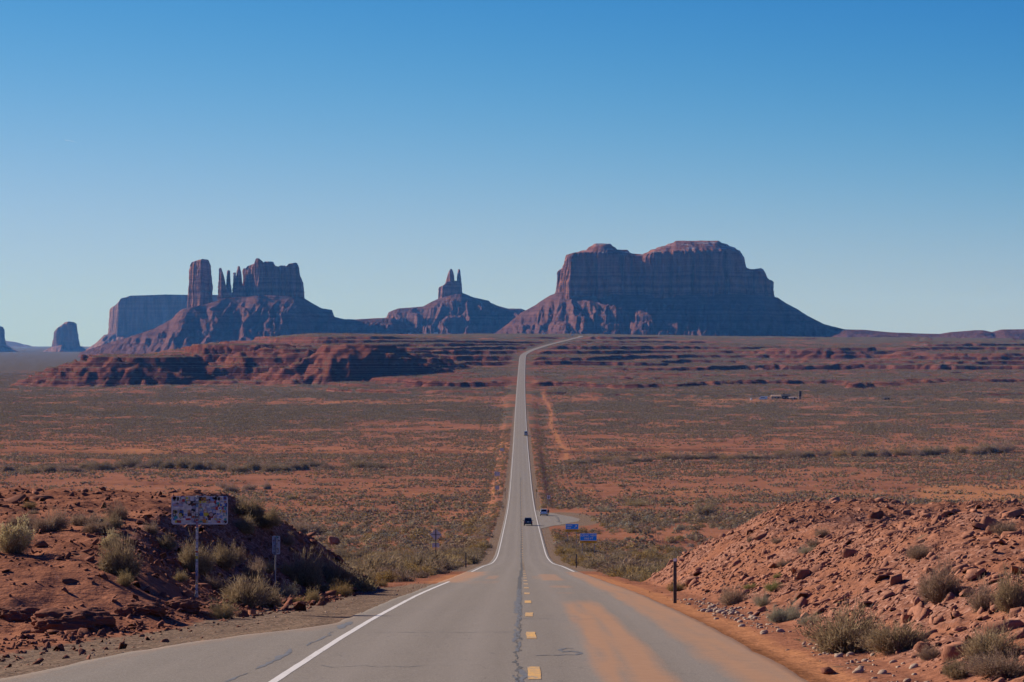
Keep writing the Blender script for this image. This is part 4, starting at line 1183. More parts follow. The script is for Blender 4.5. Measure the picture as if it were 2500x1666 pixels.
# left bank, bottom to top
for a in (
    ('rabbit', 34, 1349, 92, 78, 'cream topped rabbitbrush at the far left edge of the bank', 0),
    ('brush', 126, 1297, 84, 52, 'grey brown shrub just behind the cream topped rabbitbrush', 2),
    ('brush', 60, 1292, 60, 46, 'dull grey shrub sprawling behind the rabbitbrush', 1),
    ('brush', 214, 1285, 66, 46, 'round brown shrub in the middle of the row above the bank', 1),
    ('olive', 268, 1293, 56, 38, 'olive shrub with a dark blue rag caught in it', 0),
    ('brush', 287, 1268, 56, 44, 'wispy brown shrub standing behind the blue rag', 0),
    ('brush', 369, 1302, 40, 30, 'small brown shrub alone on bare dirt left of the sticker sign', 0),
    ('gold', 73, 1240, 36, 19, 'low gold brown shrub by the flat stones on the bank top', 0),
    ('brush', 82, 1255, 34, 15, 'flat brown shrub just below the gold brown one', 1),
    ('olive', 300, 1408, 108, 96, 'big olive shrub on a dirt ledge left of the sticker sign', 2),
    ('rabbit', 264, 1338, 42, 40, 'cream tufted bush above the big olive shrub', 0),
    ('straw', 306, 1432, 44, 42, 'yellowish grass tuft at the foot of the big olive shrub', 0),
    ('olive', 405, 1342, 48, 36, 'faded olive shrub beside the sticker sign pole', 0),
    ('olive', 480, 1397, 96, 74, 'wide olive shrub right behind the sticker sign pole', 1),
    ('olive', 545, 1388, 66, 62, 'olive shrub right of the wide one behind the pole', 0),
    ('brush', 577, 1377, 42, 48, 'slim brown shrub between the two sticker signs', 0),
    ('brush', 618, 1407, 62, 42, 'brown shrub left of the small sticker sign post', 2),
    ('olive', 600, 1480, 124, 74, 'large dark olive shrub spreading by the small sign post', 1),
    ('olive', 650, 1482, 74, 52, 'dark shrub at the base of the small sign post', 0),
    ('straw', 545, 1511, 74, 54, 'yellow green grass fountain at the edge of the gravel', 0),
    ('silver', 700, 1457, 48, 34, 'pale silver shrub with yellow flecks right of the small sign', 0),
    ('olive', 735, 1426, 98, 74, 'tall olive shrub on the slope right of the small sign', 2),
    ('olive', 822, 1432, 112, 64, 'long olive shrub where the bank runs down to the road', 1),
    ('straw', 765, 1472, 42, 42, 'pale feathery grass clump near the gravel shoulder', 0),
    ('gold', 834, 1456, 58, 40, 'yellow brown shrub by the gravel near the bank end', 0),
    ('gold', 728, 1474, 40, 22, 'rusty low shrub near the gravel under the silver one', 0),
    ('olive', 890, 1438, 54, 44, 'olive shrub closest to the asphalt on the bank end', 0),
    ('gold', 930, 1432, 40, 22, 'low yellow shrub at the very end of the bank', 0),
    ('olive', 597, 1260, 92, 44, 'broad olive shrub on the crest right of the sticker sign', 2),
    ('olive', 650, 1290, 74, 50, 'olive shrub below the crest right of the sticker sign', 0),
    ('olive', 596, 1302, 62, 42, 'olive shrub tucked under the crest beside the sticker sign', 1),
    ('brush', 746, 1305, 96, 46, 'long brown shrub lying over the bank edge', 1),
    ('brush', 700, 1330, 46, 30, 'small brown shrub in the shaded rubble of the bank', 0),
    ('olive', 960, 1397, 84, 48, 'dark green shrub left of the road past the bank', 2),
    ('olive', 880, 1404, 50, 30, 'low olive shrub at the far foot of the bank', 0),
    ('straw', 652, 1398, 44, 34, 'straw clump on the dark slope between the two sticker signs', 0),
    ('straw', 700, 1404, 48, 36, 'straw clump on the dark slope above the silver shrub', 1),
    ('brush', 775, 1398, 60, 40, 'pale brown shrub high on the dark slope near the bank end', 0),
    ('straw', 800, 1450, 46, 34, 'straw clump by the gravel below the long olive shrub', 0),
    ('straw', 862, 1444, 44, 30, 'straw clump where the gravel narrows', 2),
    ('brush', 520, 1436, 54, 34, 'pale brown shrub at the foot of the sticker sign slope', 0),
    ('straw', 440, 1420, 40, 30, 'straw tuft on dirt left of the sticker sign pole', 0),
    ('brush', 232, 1300, 60, 40, 'thin brown shrub at the right end of the shrub row', 1),
    ('straw', 20, 1330, 50, 44, 'straw grass cut by the left edge of the view', 0),
):
    shrub_px(*a[:5], a[5], GL, a[6])
# right bank
for a in (
    ('olive', 2065, 1592, 176, 112, 'biggest shrub of the right bank with rust coloured stems', 0),
    ('olive', 2180, 1592, 160, 78, 'wide dark shrub leaning against the rust stemmed one', 1),
    ('brush', 2305, 1466, 92, 92, 'tall brown shrub halfway up the right rubble slope', 2),
    ('brush', 2398, 1490, 72, 76, 'thin brown shrub between slabs near the right edge', 0),
    ('olive', 2470, 1492, 96, 92, 'olive shrub at the right edge above the rubble', 2),
    ('olive', 2415, 1617, 150, 84, 'dark olive shrub low on the slope at the right corner', 1),
    ('brush', 2455, 1652, 170, 62, 'grey shrub in the bottom right corner', 2),
    ('olive', 2350, 1652, 100, 48, 'low dark shrub at the bottom beside the grey corner one', 1),
    ('brush', 2269, 1609, 64, 42, 'small brown shrub above the long tilted slab', 0),
    ('brush', 1788, 1477, 68, 52, 'round grey shrub at the foot of the slope near the marker post', 0),
    ('silver', 1861, 1480, 44, 34, 'small pale shrub at the slope foot', 0),
    ('silver', 1917, 1516, 78, 52, 'grey feathery shrub by the pale cobbles', 2),
    ('silver', 1974, 1524, 56, 30, 'dull grey shrub beside the biggest one', 0),
    ('green', 1829, 1439, 36, 16, 'flat yellow green plant on the lower slope', 0),
    ('green', 1885, 1443, 42, 28, 'bright green shrub on the lower slope', 0),
    ('green', 1897, 1411, 22, 16, 'tiny green tuft among the rocks', 0),
    ('gold', 1651, 1443, 58, 24, 'low olive gold shrub right behind the marker post', 1),
    ('brush', 2244, 1364, 76, 46, 'brown shrub on the slope shoulder below the saddle', 1),
    ('brush', 2454, 1306, 64, 38, 'brown shrub on the near mound crest', 0),
    ('brush', 2006, 1310, 36, 24, 'small brown shrub high on the far mound', 0),
    ('brush', 1986, 1334, 34, 20, 'faint brown shrub just under the high one', 0),
    ('brush', 1897, 1326, 30, 16, 'little shrub on the far mound flank', 0),
    ('brush', 1913, 1383, 34, 18, 'grey twigs in the middle of the rubble face', 0),
    ('silver', 1970, 1351, 46, 20, 'grey spread of dry stems below the far mound top', 0),
    ('brush', 1833, 1322, 22, 14, 'small dark tuft on the left flank of the far mound', 0),
    ('green', 2466, 1640, 34, 14, 'vivid green sprig under the corner shrubs', 0),
):
    shrub_px(*a[:5], a[5], GR, a[6])
# rust coloured stems inside the biggest shrub are a part of it
def rust_stems():
    r = np.random.default_rng(5)
    V, Q, *_ = blades(r, 150, 0.35, 0.95, 0.010, 0.9)
    tgt = [o for o in COL.objects if o.get('label', '').startswith('biggest shrub of the right')][0]
    o = link('dry_stems', np_mesh('dry_stems', V * [1.2, 1.2, 1.05] + [-0.35, -0.1, 0], Q, M['rust']), tgt)
    o['label'] = 'rust coloured dry stems'
rust_stems()
# taller bushes that can be told apart out in the valley
GV = 'tall bushes standing out in the valley'
for a in (
    ('gold', 30, 1211, 72, 22, 'long yellow brown bush on the skyline of the left bank'),
    ('gold', 125, 1207, 54, 22, 'yellow brown bush right of the long one on the bank skyline'),
    ('brush', 570, 1205, 46, 34, 'purple brown bush behind the sticker sign'),
    ('brush', 545, 1194, 34, 24, 'dark bush left of the purple brown one'),
    ('brush', 612, 1196, 50, 20, 'low brown bush right of the purple brown one'),
    ('brush', 652, 1196, 30, 22, 'last brown bush in the row behind the sticker sign'),
    ('straw', 710, 1219, 38, 20, 'straw coloured bush on the bare flat left of the road'),
    ('brush', 760, 1219, 34, 18, 'pinkish brown bush right of the straw one'),
    ('gold', 1145, 1230, 22, 12, 'bright golden bush by the pale gully'),
    ('brush', 1088, 1220, 24, 14, 'dark bush at the gully head'),
    ('olive', 1718, 1258, 98, 42, 'big round dark bush right of the scenic signs'),
    ('straw', 1555, 1236, 86, 24, 'wide straw coloured bush on the bare flat right of the road'),
    ('olive', 1780, 1264, 30, 16, 'small green bush beside the big round one'),
    ('olive', 1632, 1227, 30, 12, 'low dark bush between the straw and the big round one'),
    ('silver', 1478, 1250, 54, 18, 'pale dry weeds behind the pull-out'),
):
    X, Y, Z = hit(a[1], a[2], 125.0)
    s = Y / F
    shrub(a[0], X, Y, Z - 0.1, a[3] * s, a[4] * s * 1.1, a[5], GV, None, 0.6)
# the thickets along the wash
TK = [(x, 1147 + 6 * math.sin(x * 0.013) + random.uniform(-5, 4), random.uniform(44, 84), random.uniform(20, 34)) for x in (20, 70, 118, 160, 218, 246, 275, 300, 330, 358, 380, 405, 430, 452, 475, 500, 522, 545, 568, 590, 612, 640, 665, 690, 715, 742, 770, 800, 880, 915)]
for i, (x, y, w, h) in enumerate(TK):
    X, Y, Z = hit(x, y, 700.0)
    s = Y / F
    shrub(('brush', 'olive', 'sage')[i % 3], X, Y, Z - 0.2, w * s, h * s, 'bare grey thicket of brush lining the wash left of the road, %s from the road' % ORD[len(TK) - i], 'thickets along the wash left of the road', None, 0.8)
TK = [(1405 + i * 36 + random.uniform(-12, 12), 1131 - i * 0.85 + random.uniform(-4, 3), random.uniform(44, 86), random.uniform(14, 25) + i * 0.5) for i in range(30)]
for i, (x, y, w, h) in enumerate(TK):
    X, Y, Z = hit(min(x, 2520), y, 700.0)
    s = Y / F
    shrub(('olive', 'brush', 'gold', 'brush')[i % 4], X, Y, Z - 0.2, w * s, h * s, '%s thicket of brush lining the wash right of the road, %s from the road' % (('olive', 'brown', 'golden', 'brown')[i % 4], ORD[i + 1]), 'thickets along the wash right of the road', None, 0.8)

# ---------------------------------------------------------------- the open brush of the valley
def low_shrub(r, n, rad, hgt, size):
    """a rounded clump of n leaf-sized faces"""
    a = r.uniform(0, 2 * np.pi, n); u = r.uniform(0, 1, n) ** 0.6
    el = r.uniform(0, 1, n)
    c = np.stack([np.cos(a) * rad * np.sqrt(1 - el ** 2) * (0.5 + 0.5 * u), np.sin(a) * rad * np.sqrt(1 - el ** 2) * (0.5 + 0.5 * u), hgt * el * (0.45 + 0.55 * u)], 1)
    d = c / np.array([rad, rad, hgt]); d[:, 2] += 0.5
    d += r.normal(0, 0.45, (n, 3)); d /= np.linalg.norm(d, axis=1)[:, None]
    e = np.cross(d, r.normal(0, 1, (n, 3))); e /= np.linalg.norm(e, axis=1)[:, None] + 1e-9
    f = np.cross(d, e)
    s = (size * r.uniform(0.7, 1.4, n))[:, None]
    V = np.stack([c - e * s, c + f * s * 0.9, c + e * s, c - f * s * 0.9 + d * s * 0.4], 1).reshape(-1, 3)
    return V, np.arange(n)[:, None] * 4 + [[0, 1, 2, 3]]

lib = bpy.data.collections.new('brush_kinds')
names = []
def lib_add(name, me):
    o = bpy.data.objects.new(name, me)
    lib.objects.link(o)
    names.append(name)
for i in range(8):
    r = np.random.default_rng(900 + i)
    V, Q = low_shrub(r, 120, 0.58, 0.55, 0.062)
    lib_add('a%02d' % i, np_mesh('brush_clump', V, Q, M[('sage', 'sage', 'olive', 'sage', 'brush', 'sage', 'gold', 'silver')[i]]))
for i in range(8):
    r = np.random.default_rng(950 + i)
    Vs, Qs, mids, n = [], [], [], 0
    for k in range(8):
        V, Q = low_shrub(r, 13, 0.58 * (q := r.lognormal(0, 0.45)), 0.66 * q, 0.22)
        off = np.append(r.uniform(-4.2, 4.2, 2), 0.0)
        Vs.append(V + off); Qs.append(Q + n); n += len(V)
        mids += [k % 3] * len(Q)
    lib_add('b%02d' % i, np_mesh('brush_patch', np.concatenate(Vs), np.concatenate(Qs), [M['sage'], M['olive'] if i % 2 else M['sage'], M['brush'] if i % 3 else M['gold']], mids=mids))

# fuller bushes for the ones nearer the camera
for i, kd in enumerate(('sage', 'olive', 'sage', 'gold', 'brush', 'straw')):
    r = np.random.default_rng(980 + i)
    k = KIND[kd]
    V, Q, ro, mi, ti = blades(r, 110, 0.62, 0.62, 0.014, 1.0)
    V2, T2 = leaves_on(r, mi, ti, 13, 0.10, 0.06, 0.6, 0.13)
    lib_add('c%02d' % i, np_mesh('brush_bush', np.concatenate([V, V2]), [Q, T2 + len(V)], [M[k['stem']], M[k['leaf']]], mids=[0] * len(Q) + [1] * len(T2)))
    lib_add('d%02d' % i, np_mesh('foliage', V2, T2, M[k['leaf']]))
    lib_add('e%02d' % i, np_mesh('stems', V, Q, M[k['stem']]))
names.sort()

def scatter_points():
    r = np.random.default_rng(77)
    P = []
    # single bushes near, patches of a dozen further out
    for (y0, y1, per_m2, var0, nv) in ((84, 620, 0.36, 0, 8), (560, 2350, 0.040, 8, 8), (2350, 3900, 0.014, 8, 8)):
        A = 0.235 * (y1 ** 2 - y0 ** 2)
        n = int(A * per_m2)
        Y = np.sqrt(r.uniform(y0 ** 2, y1 ** 2, n))
        X = r.uniform(-0.235, 0.235, n) * Y
        if var0 == 0:
            keep_ = r.uniform(0, 1, n) < (1 - sst(560, 620, Y))
        elif y0 < 1000:
            keep_ = r.uniform(0, 1, n) < sst(560, 620, Y)
        else:
            keep_ = np.ones(n, bool)
        keep_ &= r.uniform(0, 1, n) < np.clip(1.15 * sage_cover(X, Y), 0, 1)
        d = X - ROAD_X(Y)
        clear = 5.6 + (4.5 if var0 else 0) + 0.0012 * Y
        if var0:
            tr = ROAD_X(Y) + 21.0 + 1.3 * np.sin(Y / 90) + 0.6 * np.sin(Y / 37)
            keep_ &= ~((np.abs(X - tr) < 4.6) & (Y > 1130) & (Y < 2330))
        keep_ &= np.abs(d) > clear
        keep_ &= ~((d > 0) & (d < 17 + (4 if var0 else 0)) & (Y > 505) & (Y < 680))
        X, Y = X[keep_], Y[keep_]
        v = var0 + r.integers(0, nv, len(X))
        # paler grass close to the road
        d = np.abs(X - ROAD_X(Y))
        sc = np.where(var0 == 0, r.lognormal(0.0, 0.42, len(X)) * 1.05, r.uniform(0.8, 1.25, len(X)))
        if var0 == 0:
            v = np.where((d < 16) & (r.uniform(0, 1, len(X)) < 0.5), r.choice([6, 4, 2], len(X)), v)
            v = np.where(Y < 420, 16 + r.integers(0, 6, len(X)), v)
        P.append(np.stack([X, Y, v, sc], 1))
    # pale brush thick along the verges
    for (y0, y1, n) in ((620, 1500, 5200), (150, 620, 2600)):
        Y = r.uniform(y0, y1, n); d = r.choice([-1, 1], n) * r.uniform(5.9, 13.5, n)
        k = (vnoise(d * 0.3, Y / 16, 88) + r.normal(0, 0.5, n) > -0.2) & ~((d > 0) & (d < 17) & (Y > 505) & (Y < 680))
        Y, d = Y[k], d[k]
        P.append(np.stack([ROAD_X(Y) + d, Y, np.where(Y < 420, 16 + r.integers(0, 6, len(Y)), r.choice([0, 1, 2, 6, 4, 6, 3], len(Y))), r.lognormal(-0.25, 0.35, len(Y))], 1))
    P = np.concatenate(P)
    # steep cliffs carry no brush
    Z = ground_z(P[:, 0], P[:, 1])
    Zx = ground_z(P[:, 0] + 0.8, P[:, 1]); Zy = ground_z(P[:, 0], P[:, 1] + 0.8)
    gx, gy = (Zx - Z) / 0.8, (Zy - Z) / 0.8
    ok = (np.hypot(gx, gy) < 0.5) & ~((P[:, 1] < 150) & (Z > ROAD_Z(P[:, 1]) + 0.25))
    P, Z, gx, gy = P[ok], Z[ok], gx[ok], gy[ok]
    return P, Z, gx, gy
SP, SZ, SGX, SGY = scatter_points()
# the bushes that show largest are things of their own
app = np.where((SP[:, 2] < 8) | (SP[:, 2] > 15), SP[:, 3] / SP[:, 1], 0) * (np.abs(SP[:, 0]) < 0.21 * SP[:, 1])
big = np.argsort(-app)[:150]
small_mesh = {}
for i in big:
    v = int(SP[i, 2])
    left = SP[i, 0] < ROAD_X(SP[i, 1])
    kk = v - 16 if v > 15 else v % 6
    o = link('sagebrush', bpy.data.objects['e%02d' % kk].data)
    link('foliage', bpy.data.objects['d%02d' % kk].data, o)
    s = SP[i, 3]
    o.location = (SP[i, 0], SP[i, 1], SZ[i] - 0.04)
    o.rotation_euler = (0, 0, random.uniform(0, 6.28))
    o.scale = (s, s, s * random.uniform(0.85, 1.15))
    hue = ('grey green', 'olive', 'grey green', 'golden brown', 'brown', 'straw coloured')[kk]
    side = 'left' if left else 'right'
    near = 'just below the crest' if SP[i, 1] < 330 else 'on the valley side'
    tag(o, '%s low bush %s %s of the road' % (hue, near, side), 'shrub', 'low bushes %s of the road' % side)
rest = np.ones(len(SP), bool); rest[big] = False

def brush_field():
    P, Z = SP[rest], SZ[rest]
    me = bpy.data.meshes.new('sagebrush')
    V = np.stack([P[:, 0], P[:, 1], Z - 0.05], 1).astype(np.float32)
    me.vertices.add(len(V)); me.vertices.foreach_set('co', V.ravel())
    r = np.random.default_rng(3)
    rot = np.stack([np.arctan(SGY[rest]), -np.arctan(SGX[rest]), r.uniform(0, 6.28, len(V))], 1).astype(np.float32)
    single = (P[:, 2] < 8) | (P[:, 2] > 15)
    rot[single, :2] = 0
    a = me.attributes.new('turn', 'FLOAT_VECTOR', 'POINT'); a.data.foreach_set('vector', rot.ravel())
    a = me.attributes.new('size', 'FLOAT', 'POINT'); a.data.foreach_set('value', P[:, 3].astype(np.float32))
    a = me.attributes.new('kind_index', 'INT', 'POINT'); a.data.foreach_set('value', P[:, 2].astype(np.int32))
    o = link('sagebrush', me)
    ng = bpy.data.node_groups.new('brush_field', 'GeometryNodeTree')
    ng.interface.new_socket('Geometry', in_out='INPUT', socket_type='NodeSocketGeometry')
    ng.interface.new_socket('Geometry', in_out='OUTPUT', socket_type='NodeSocketGeometry')
    N = ng.nodes
    gi, go = N.new('NodeGroupInput'), N.new('NodeGroupOutput')
    ip = N.new('GeometryNodeInstanceOnPoints')
    ci = N.new('GeometryNodeCollectionInfo')
    ci.inputs['Collection'].default_value = lib
    ci.inputs['Separate Children'].default_value = True
    ci.inputs['Reset Children'].default_value = True
    def named(nm, typ):
        n = N.new('GeometryNodeInputNamedAttribute'); n.data_type = typ; n.inputs['Name'].default_value = nm
        return n.outputs[0]
    L = ng.links.new
    L(gi.outputs[0], ip.inputs['Points'])
    L(ci.outputs[0], ip.inputs['Instance'])
    ip.inputs['Pick Instance'].default_value = True
    L(named('kind_index', 'INT'), ip.inputs['Instance Index'])
    L(named('turn', 'FLOAT_VECTOR'), ip.inputs['Rotation'])
    L(named('size', 'FLOAT'), ip.inputs['Scale'])
    L(ip.outputs[0], go.inputs[0])
    md = o.modifiers.new('brush', 'NODES')
    md.node_group = ng
    tag(o, None, None, None, 'stuff')
    print('brush points', len(V))
brush_field()
# ---------------------------------------------------------------- rocks
def rock_material(name, dark, light, dust=(0.30, 0.135, 0.082)):
    t = NT(name, 0.95, 0.05)
    oi = t.n('ObjectInfo')
    P = t.objc()
    n = t.noise(P, 2.2, 5, 0.65)
    gn = t.n('NewGeometry')
    c = t.mix(t.remap(n, 0.3, 0.7), dark, light)
    c = t.mix(t.remap(gn.outputs['Random Per Island'], 0, 1, 0, 0.55), c, tuple(l * 1.12 for l in light))
    c = t.mix(t.remap(oi.outputs['Random'], 0, 1, 0.0, 0.4), c, dust)
    t.color(c)
    t.bump(t.noise(P, 6.0, 5, 0.7), 0.5, 0.04)
    return t.m
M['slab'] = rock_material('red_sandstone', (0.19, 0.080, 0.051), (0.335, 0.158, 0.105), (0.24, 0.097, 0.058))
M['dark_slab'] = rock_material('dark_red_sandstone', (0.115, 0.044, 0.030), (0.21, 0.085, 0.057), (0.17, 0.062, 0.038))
M['cobble'] = rock_material('pale_cobble', (0.25, 0.175, 0.130), (0.40, 0.305, 0.235), (0.33, 0.19, 0.125))

def rock_shape(seed, flat=0.45, n=13, chips=True):
    """a broken block: the hull of a few points in a flattened box"""
    r = np.random.default_rng(seed)
    bm = bmesh.new()
    sx = r.uniform(0.75, 1.2)
    for _ in range(n):
        p = r.uniform(-1, 1, 3)
        p = p / max(abs(p)) * (0.8 + 0.2 * r.uniform())
        bm.verts.new((p[0] * 0.5 * sx, p[1] * 0.5 / sx, p[2] * 0.5 * flat))
    g = bmesh.ops.convex_hull(bm, input=bm.verts)
    bmesh.ops.delete(bm, geom=[v for v in bm.verts if not v.link_faces], context='VERTS')
    bmesh.ops.dissolve_limit(bm, angle_limit=0.10, verts=bm.verts, edges=bm.edges)
    bmesh.ops.triangulate(bm, faces=bm.faces)
    V = np.array([v.co for v in bm.verts]); bm.verts.index_update()
    T3 = np.array([[v.index for v in f.verts] for f in bm.faces])
    bm.free()
    return V, T3
def slab_shape(seed, thick):
    """a thin broken plate: an uneven polygon with chipped, sloping sides"""
    r = np.random.default_rng(seed)
    n = int(r.integers(4, 7))
    a = np.sort((np.arange(n) + r.uniform(-0.3, 0.3, n)) / n * 2 * np.pi)
    rad = r.uniform(0.75, 1.1, n) * 0.5
    lx, ly = r.uniform(0.95, 1.35), r.uniform(0.5, 0.8)
    P = np.stack([np.cos(a) * rad * lx, np.sin(a) * rad * ly], 1)
    tilt = r.normal(0, 0.05, 2)
    top = np.concatenate([P * r.uniform(0.80, 0.97, (n, 1)), (thick / 2 + P @ tilt + r.normal(0, 0.012, n))[:, None]], 1)
    bot = np.concatenate([P * r.uniform(0.95, 1.08, (n, 1)), np.full((n, 1), -thick / 2)], 1)
    mid = np.concatenate([P * r.uniform(1.0, 1.1, (n, 1)), r.uniform(-0.1, 0.25, (n, 1)) * thick], 1)
    V = np.concatenate([top, mid, bot])
    T = []
    for k in range(n):
        j = (k + 1) % n
        for o in (0, n):
            T += [(o + n + k, o + n + j, o + j), (o + n + k, o + j, o + k)]
    for k in range(1, n - 1):
        T.append((0, k, k + 1))
    return V, np.array(T)
SLABS = [slab_shape(s, 0.10 + 0.045 * (s % 5)) for s in range(18)]
BLOCKS = [slab_shape(60 + s, 0.28 + 0.07 * (s % 4)) for s in range(10)]
HULLS = [rock_shape(100 + s, 0.6 + 0.08 * (s % 4), 16) for s in range(4)]
def cobble_shape(seed):
    r = np.random.default_rng(seed)
    bm = bmesh.new()
    bmesh.ops.create_icosphere(bm, subdivisions=2, radius=0.5)
    V = np.array([v.co for v in bm.verts]); bm.verts.index_update()
    T3 = np.array([[v.index for v in f.verts] for f in bm.faces]); bm.free()
    V = V * (1 + 0.16 * fbm(V[:, 0] * 2 + seed, V[:, 1] * 2 + V[:, 2], 2, seed))[:, None] * [1, 0.75, 0.5]
    return V, T3
COBBLES = [cobble_shape(s) for s in range(5)]

def rot_mat(nx, ny, nz, yaw, tilt, r):
    """upright on a surface with normal n, turned by yaw, tilted a little at random"""
    n = Vector((nx, ny, nz)).normalized()
    q = Vector((0, 0, 1)).rotation_difference(n)
    return q.to_matrix() @ Euler((r.normal(0, tilt), r.normal(0, tilt), yaw)).to_matrix()

def slope_at(X, Y, e=0.35):
    z = ground_z(X, Y, False)
    return z, (ground_z(X + e, Y, False) - z) / e, (ground_z(X, Y + e, False) - z) / e

def rock_field(seed, n, box, dens, size, kinds, tilt=0.35, yaw=None, sink=0.25):
    """candidate rocks: (X, Y, Z, size, kind, variant, matrix)"""
    r = np.random.default_rng(seed)
    x0, x1, y0, y1 = box
    X = r.uniform(x0, x1, n); Y = r.uniform(y0, y1, n)
    k = (np.abs(X) < 0.228 * Y) & (r.uniform(0, 1, n) < dens(X, Y))
    X, Y = X[k], Y[k]
    S = size(r, X, Y)
    Zf = ground_z(X, Y)
    _, gx, gy = slope_at(X, Y)
    out = []
    for i in range(len(X)):
        kd = kinds[r.integers(len(kinds))]
        yw = r.uniform(0, 6.28) if yaw is None else r.normal(yaw, 0.5)
        Mx = rot_mat(-gx[i], -gy[i], 1.0, yw, tilt, r)
        out.append((X[i], Y[i], Zf[i] + S[i] * (0.12 - sink * r.uniform(0, 1) * 0.5), S[i], kd, int(r.integers(1000)), Mx))
    return out

def powerlaw(lo, hi, a):
    def f(r, X, Y):
        u = r.uniform(0, 1, len(X))
        return lo * (1 - u * (1 - (lo / hi) ** a)) ** (-1 / a)
    return f

def dens_right(X, Y):
    d = X - ROAD_X(Y)
    n = fbm(X / 3.0, Y / 3.5, 3, 301)
    base = sst(5.6, 6.8, d) * (1 - sst(118, 128, Y))
    patch = np.clip(0.62 + 0.9 * n, 0.06, 1)
    top = 1 - 0.85 * sst(0.0, 1.0, (d - 8.5) / 4) * bump1(Y, 92, 9)     # smooth saddle between the mounds
    return base * patch * top
def dens_left(X, Y):
    d = -(X - ROAD_X(Y))
    n = fbm(X / 3.0, Y / 3.5, 3, 302)
    slope = sst(60, 70, Y) * (1 - sst(98, 106, Y)) * sst(5.6, 6.3, d) * (1 - sst(10.0, 12.5, d))
    flat = 0.13 * sst(7, 9, d) * (1 - sst(90, 96, Y))
    toe_ = 0.5 * np.exp(-((d - (TOE_L(Y) + 0.7)) / 0.9) ** 2) * (1 - sst(80, 100, Y))
    return np.clip(np.maximum(np.maximum(slope * np.clip(0.8 + 0.8 * n, 0.1, 1), flat), toe_), 0, 1)

R_RIGHT = rock_field(401, 76000, (5, 29, 32, 126), dens_right, powerlaw(0.07, 0.62, 2.25), ['slab', 'slab', 'slab', 'slab', 'block'], 0.34, 0.7)
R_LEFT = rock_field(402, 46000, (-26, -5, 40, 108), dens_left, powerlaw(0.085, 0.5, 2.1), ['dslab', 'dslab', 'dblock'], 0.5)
def dens_cob(X, Y):
    d = X - ROAD_X(Y)
    return np.exp(-((d - 5.25) / 0.42) ** 2) * (0.4 + 0.9 * fbm(X / 1.2, Y / 3, 2, 303)) * (1 - sst(68, 84, Y))
R_COB = rock_field(403, 2600, (4.4, 7.2, 32, 84), dens_cob, powerlaw(0.06, 0.26, 1.8), ['cobble'], 0.15, None, 0.2)
def dens_chip(X, Y):
    d = X - ROAD_X(Y)
    l = np.exp(-((-d - (TOE_L(Y) - 0.9)) / 1.2) ** 2) * (d < 0)
    return np.maximum(l * 0.8, 0.35 * (d > 4.6) * (d < 6.2))
R_CHIP = rock_field(404, 5200, (-16, 7, 32, 118), dens_chip, powerlaw(0.025, 0.09, 1.6), ['dblock', 'cobble'], 0.5)

SHAPES = {'slab': (SLABS, 'slab'), 'block': (BLOCKS, 'slab'), 'dslab': (SLABS, 'dark_slab'), 'dblock': (BLOCKS, 'dark_slab'), 'dboulder': (HULLS, 'dark_slab'), 'boulder': (HULLS, 'slab'), 'cobble': (COBBLES, 'cobble')}
_rm = {}
def rock_mesh(kind, v):
    sh, m = SHAPES[kind]
    v = v % len(sh)
    if (kind, v) not in _rm:
        _rm[(kind, v)] = np_mesh('rock', sh[v][0], sh[v][1], M[m])
    return _rm[(kind, v)]

def stone_words(side, rk):
    X, Y, Z, S, kd, v, Mx = rk
    shape = 'flat slab' if 'slab' in kd else ('rounded cobble' if kd == 'cobble' else 'broken block')
    size = 'large' if S > 0.5 else ('medium' if S > 0.26 else 'small')
    col = 'dark red' if kd[0] == 'd' else ('pale' if kd == 'cobble' else 'pinkish red')
    if side == 'right':
        d = X - ROAD_X(Y)
        where = 'at the foot of the right rubble bank' if d < 7.0 else ('on the far mound of the right bank' if Y > 92 else ('low on the right rubble slope' if Y < 52 else 'on the near mound of the right bank'))
    elif side == 'verge':
        where = 'on the dirt verge right of the asphalt'
    else:
        where = 'on the shaded slope of the left bank' if Y > 76 else 'on the dirt of the left bank'
    return '%s %s %s %s' % (size, col, shape, where), 'stones %s' % where

def place_rocks(cands, side, n_things):
    cands = sorted(cands, key=lambda c: -c[3] / c[1])
    cands = [c for c in cands]
    for rk in cands[:n_things]:
        X, Y, Z, S, kd, v, Mx = rk
        o = link('rock', rock_mesh(kd, v))
        o.matrix_world = Matrix.Translation((X, Y, Z)) @ Mx.to_4x4() @ Matrix.Diagonal((S, S, S, 1))
        lb, gp = stone_words(side, rk)
        tag(o, lb, 'rock', gp)
    return cands[n_things:]
rest_ = []
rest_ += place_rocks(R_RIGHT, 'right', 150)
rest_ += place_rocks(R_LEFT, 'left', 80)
rest_ += place_rocks(R_COB, 'verge', 45)
rest_ += R_CHIP
def merge_rocks(name, items):
    mats = ['slab', 'dark_slab', 'cobble']
    Vs, Fs, ids, n = [], [], [], 0
    for (X, Y, Z, S, kd, v, Mx) in items:
        sh, m = SHAPES[kd]
        if kd == 'cobble' and S < 0.12: sh = BLOCKS
        V, T3 = sh[v % len(sh)]
        Vs.append((V * S) @ np.array(Mx).T + [X, Y, Z]); Fs.append(T3 + n); n += len(V)
        ids += [mats.index(m)] * len(T3)
    o = link(name, np_mesh(name, np.concatenate(Vs), np.concatenate(Fs), [M[m] for m in mats], mids=ids))
    tag(o, None, None, None, 'stuff')
    print('rubble', len(items), len(ids))
merge_rocks('rubble', rest_)

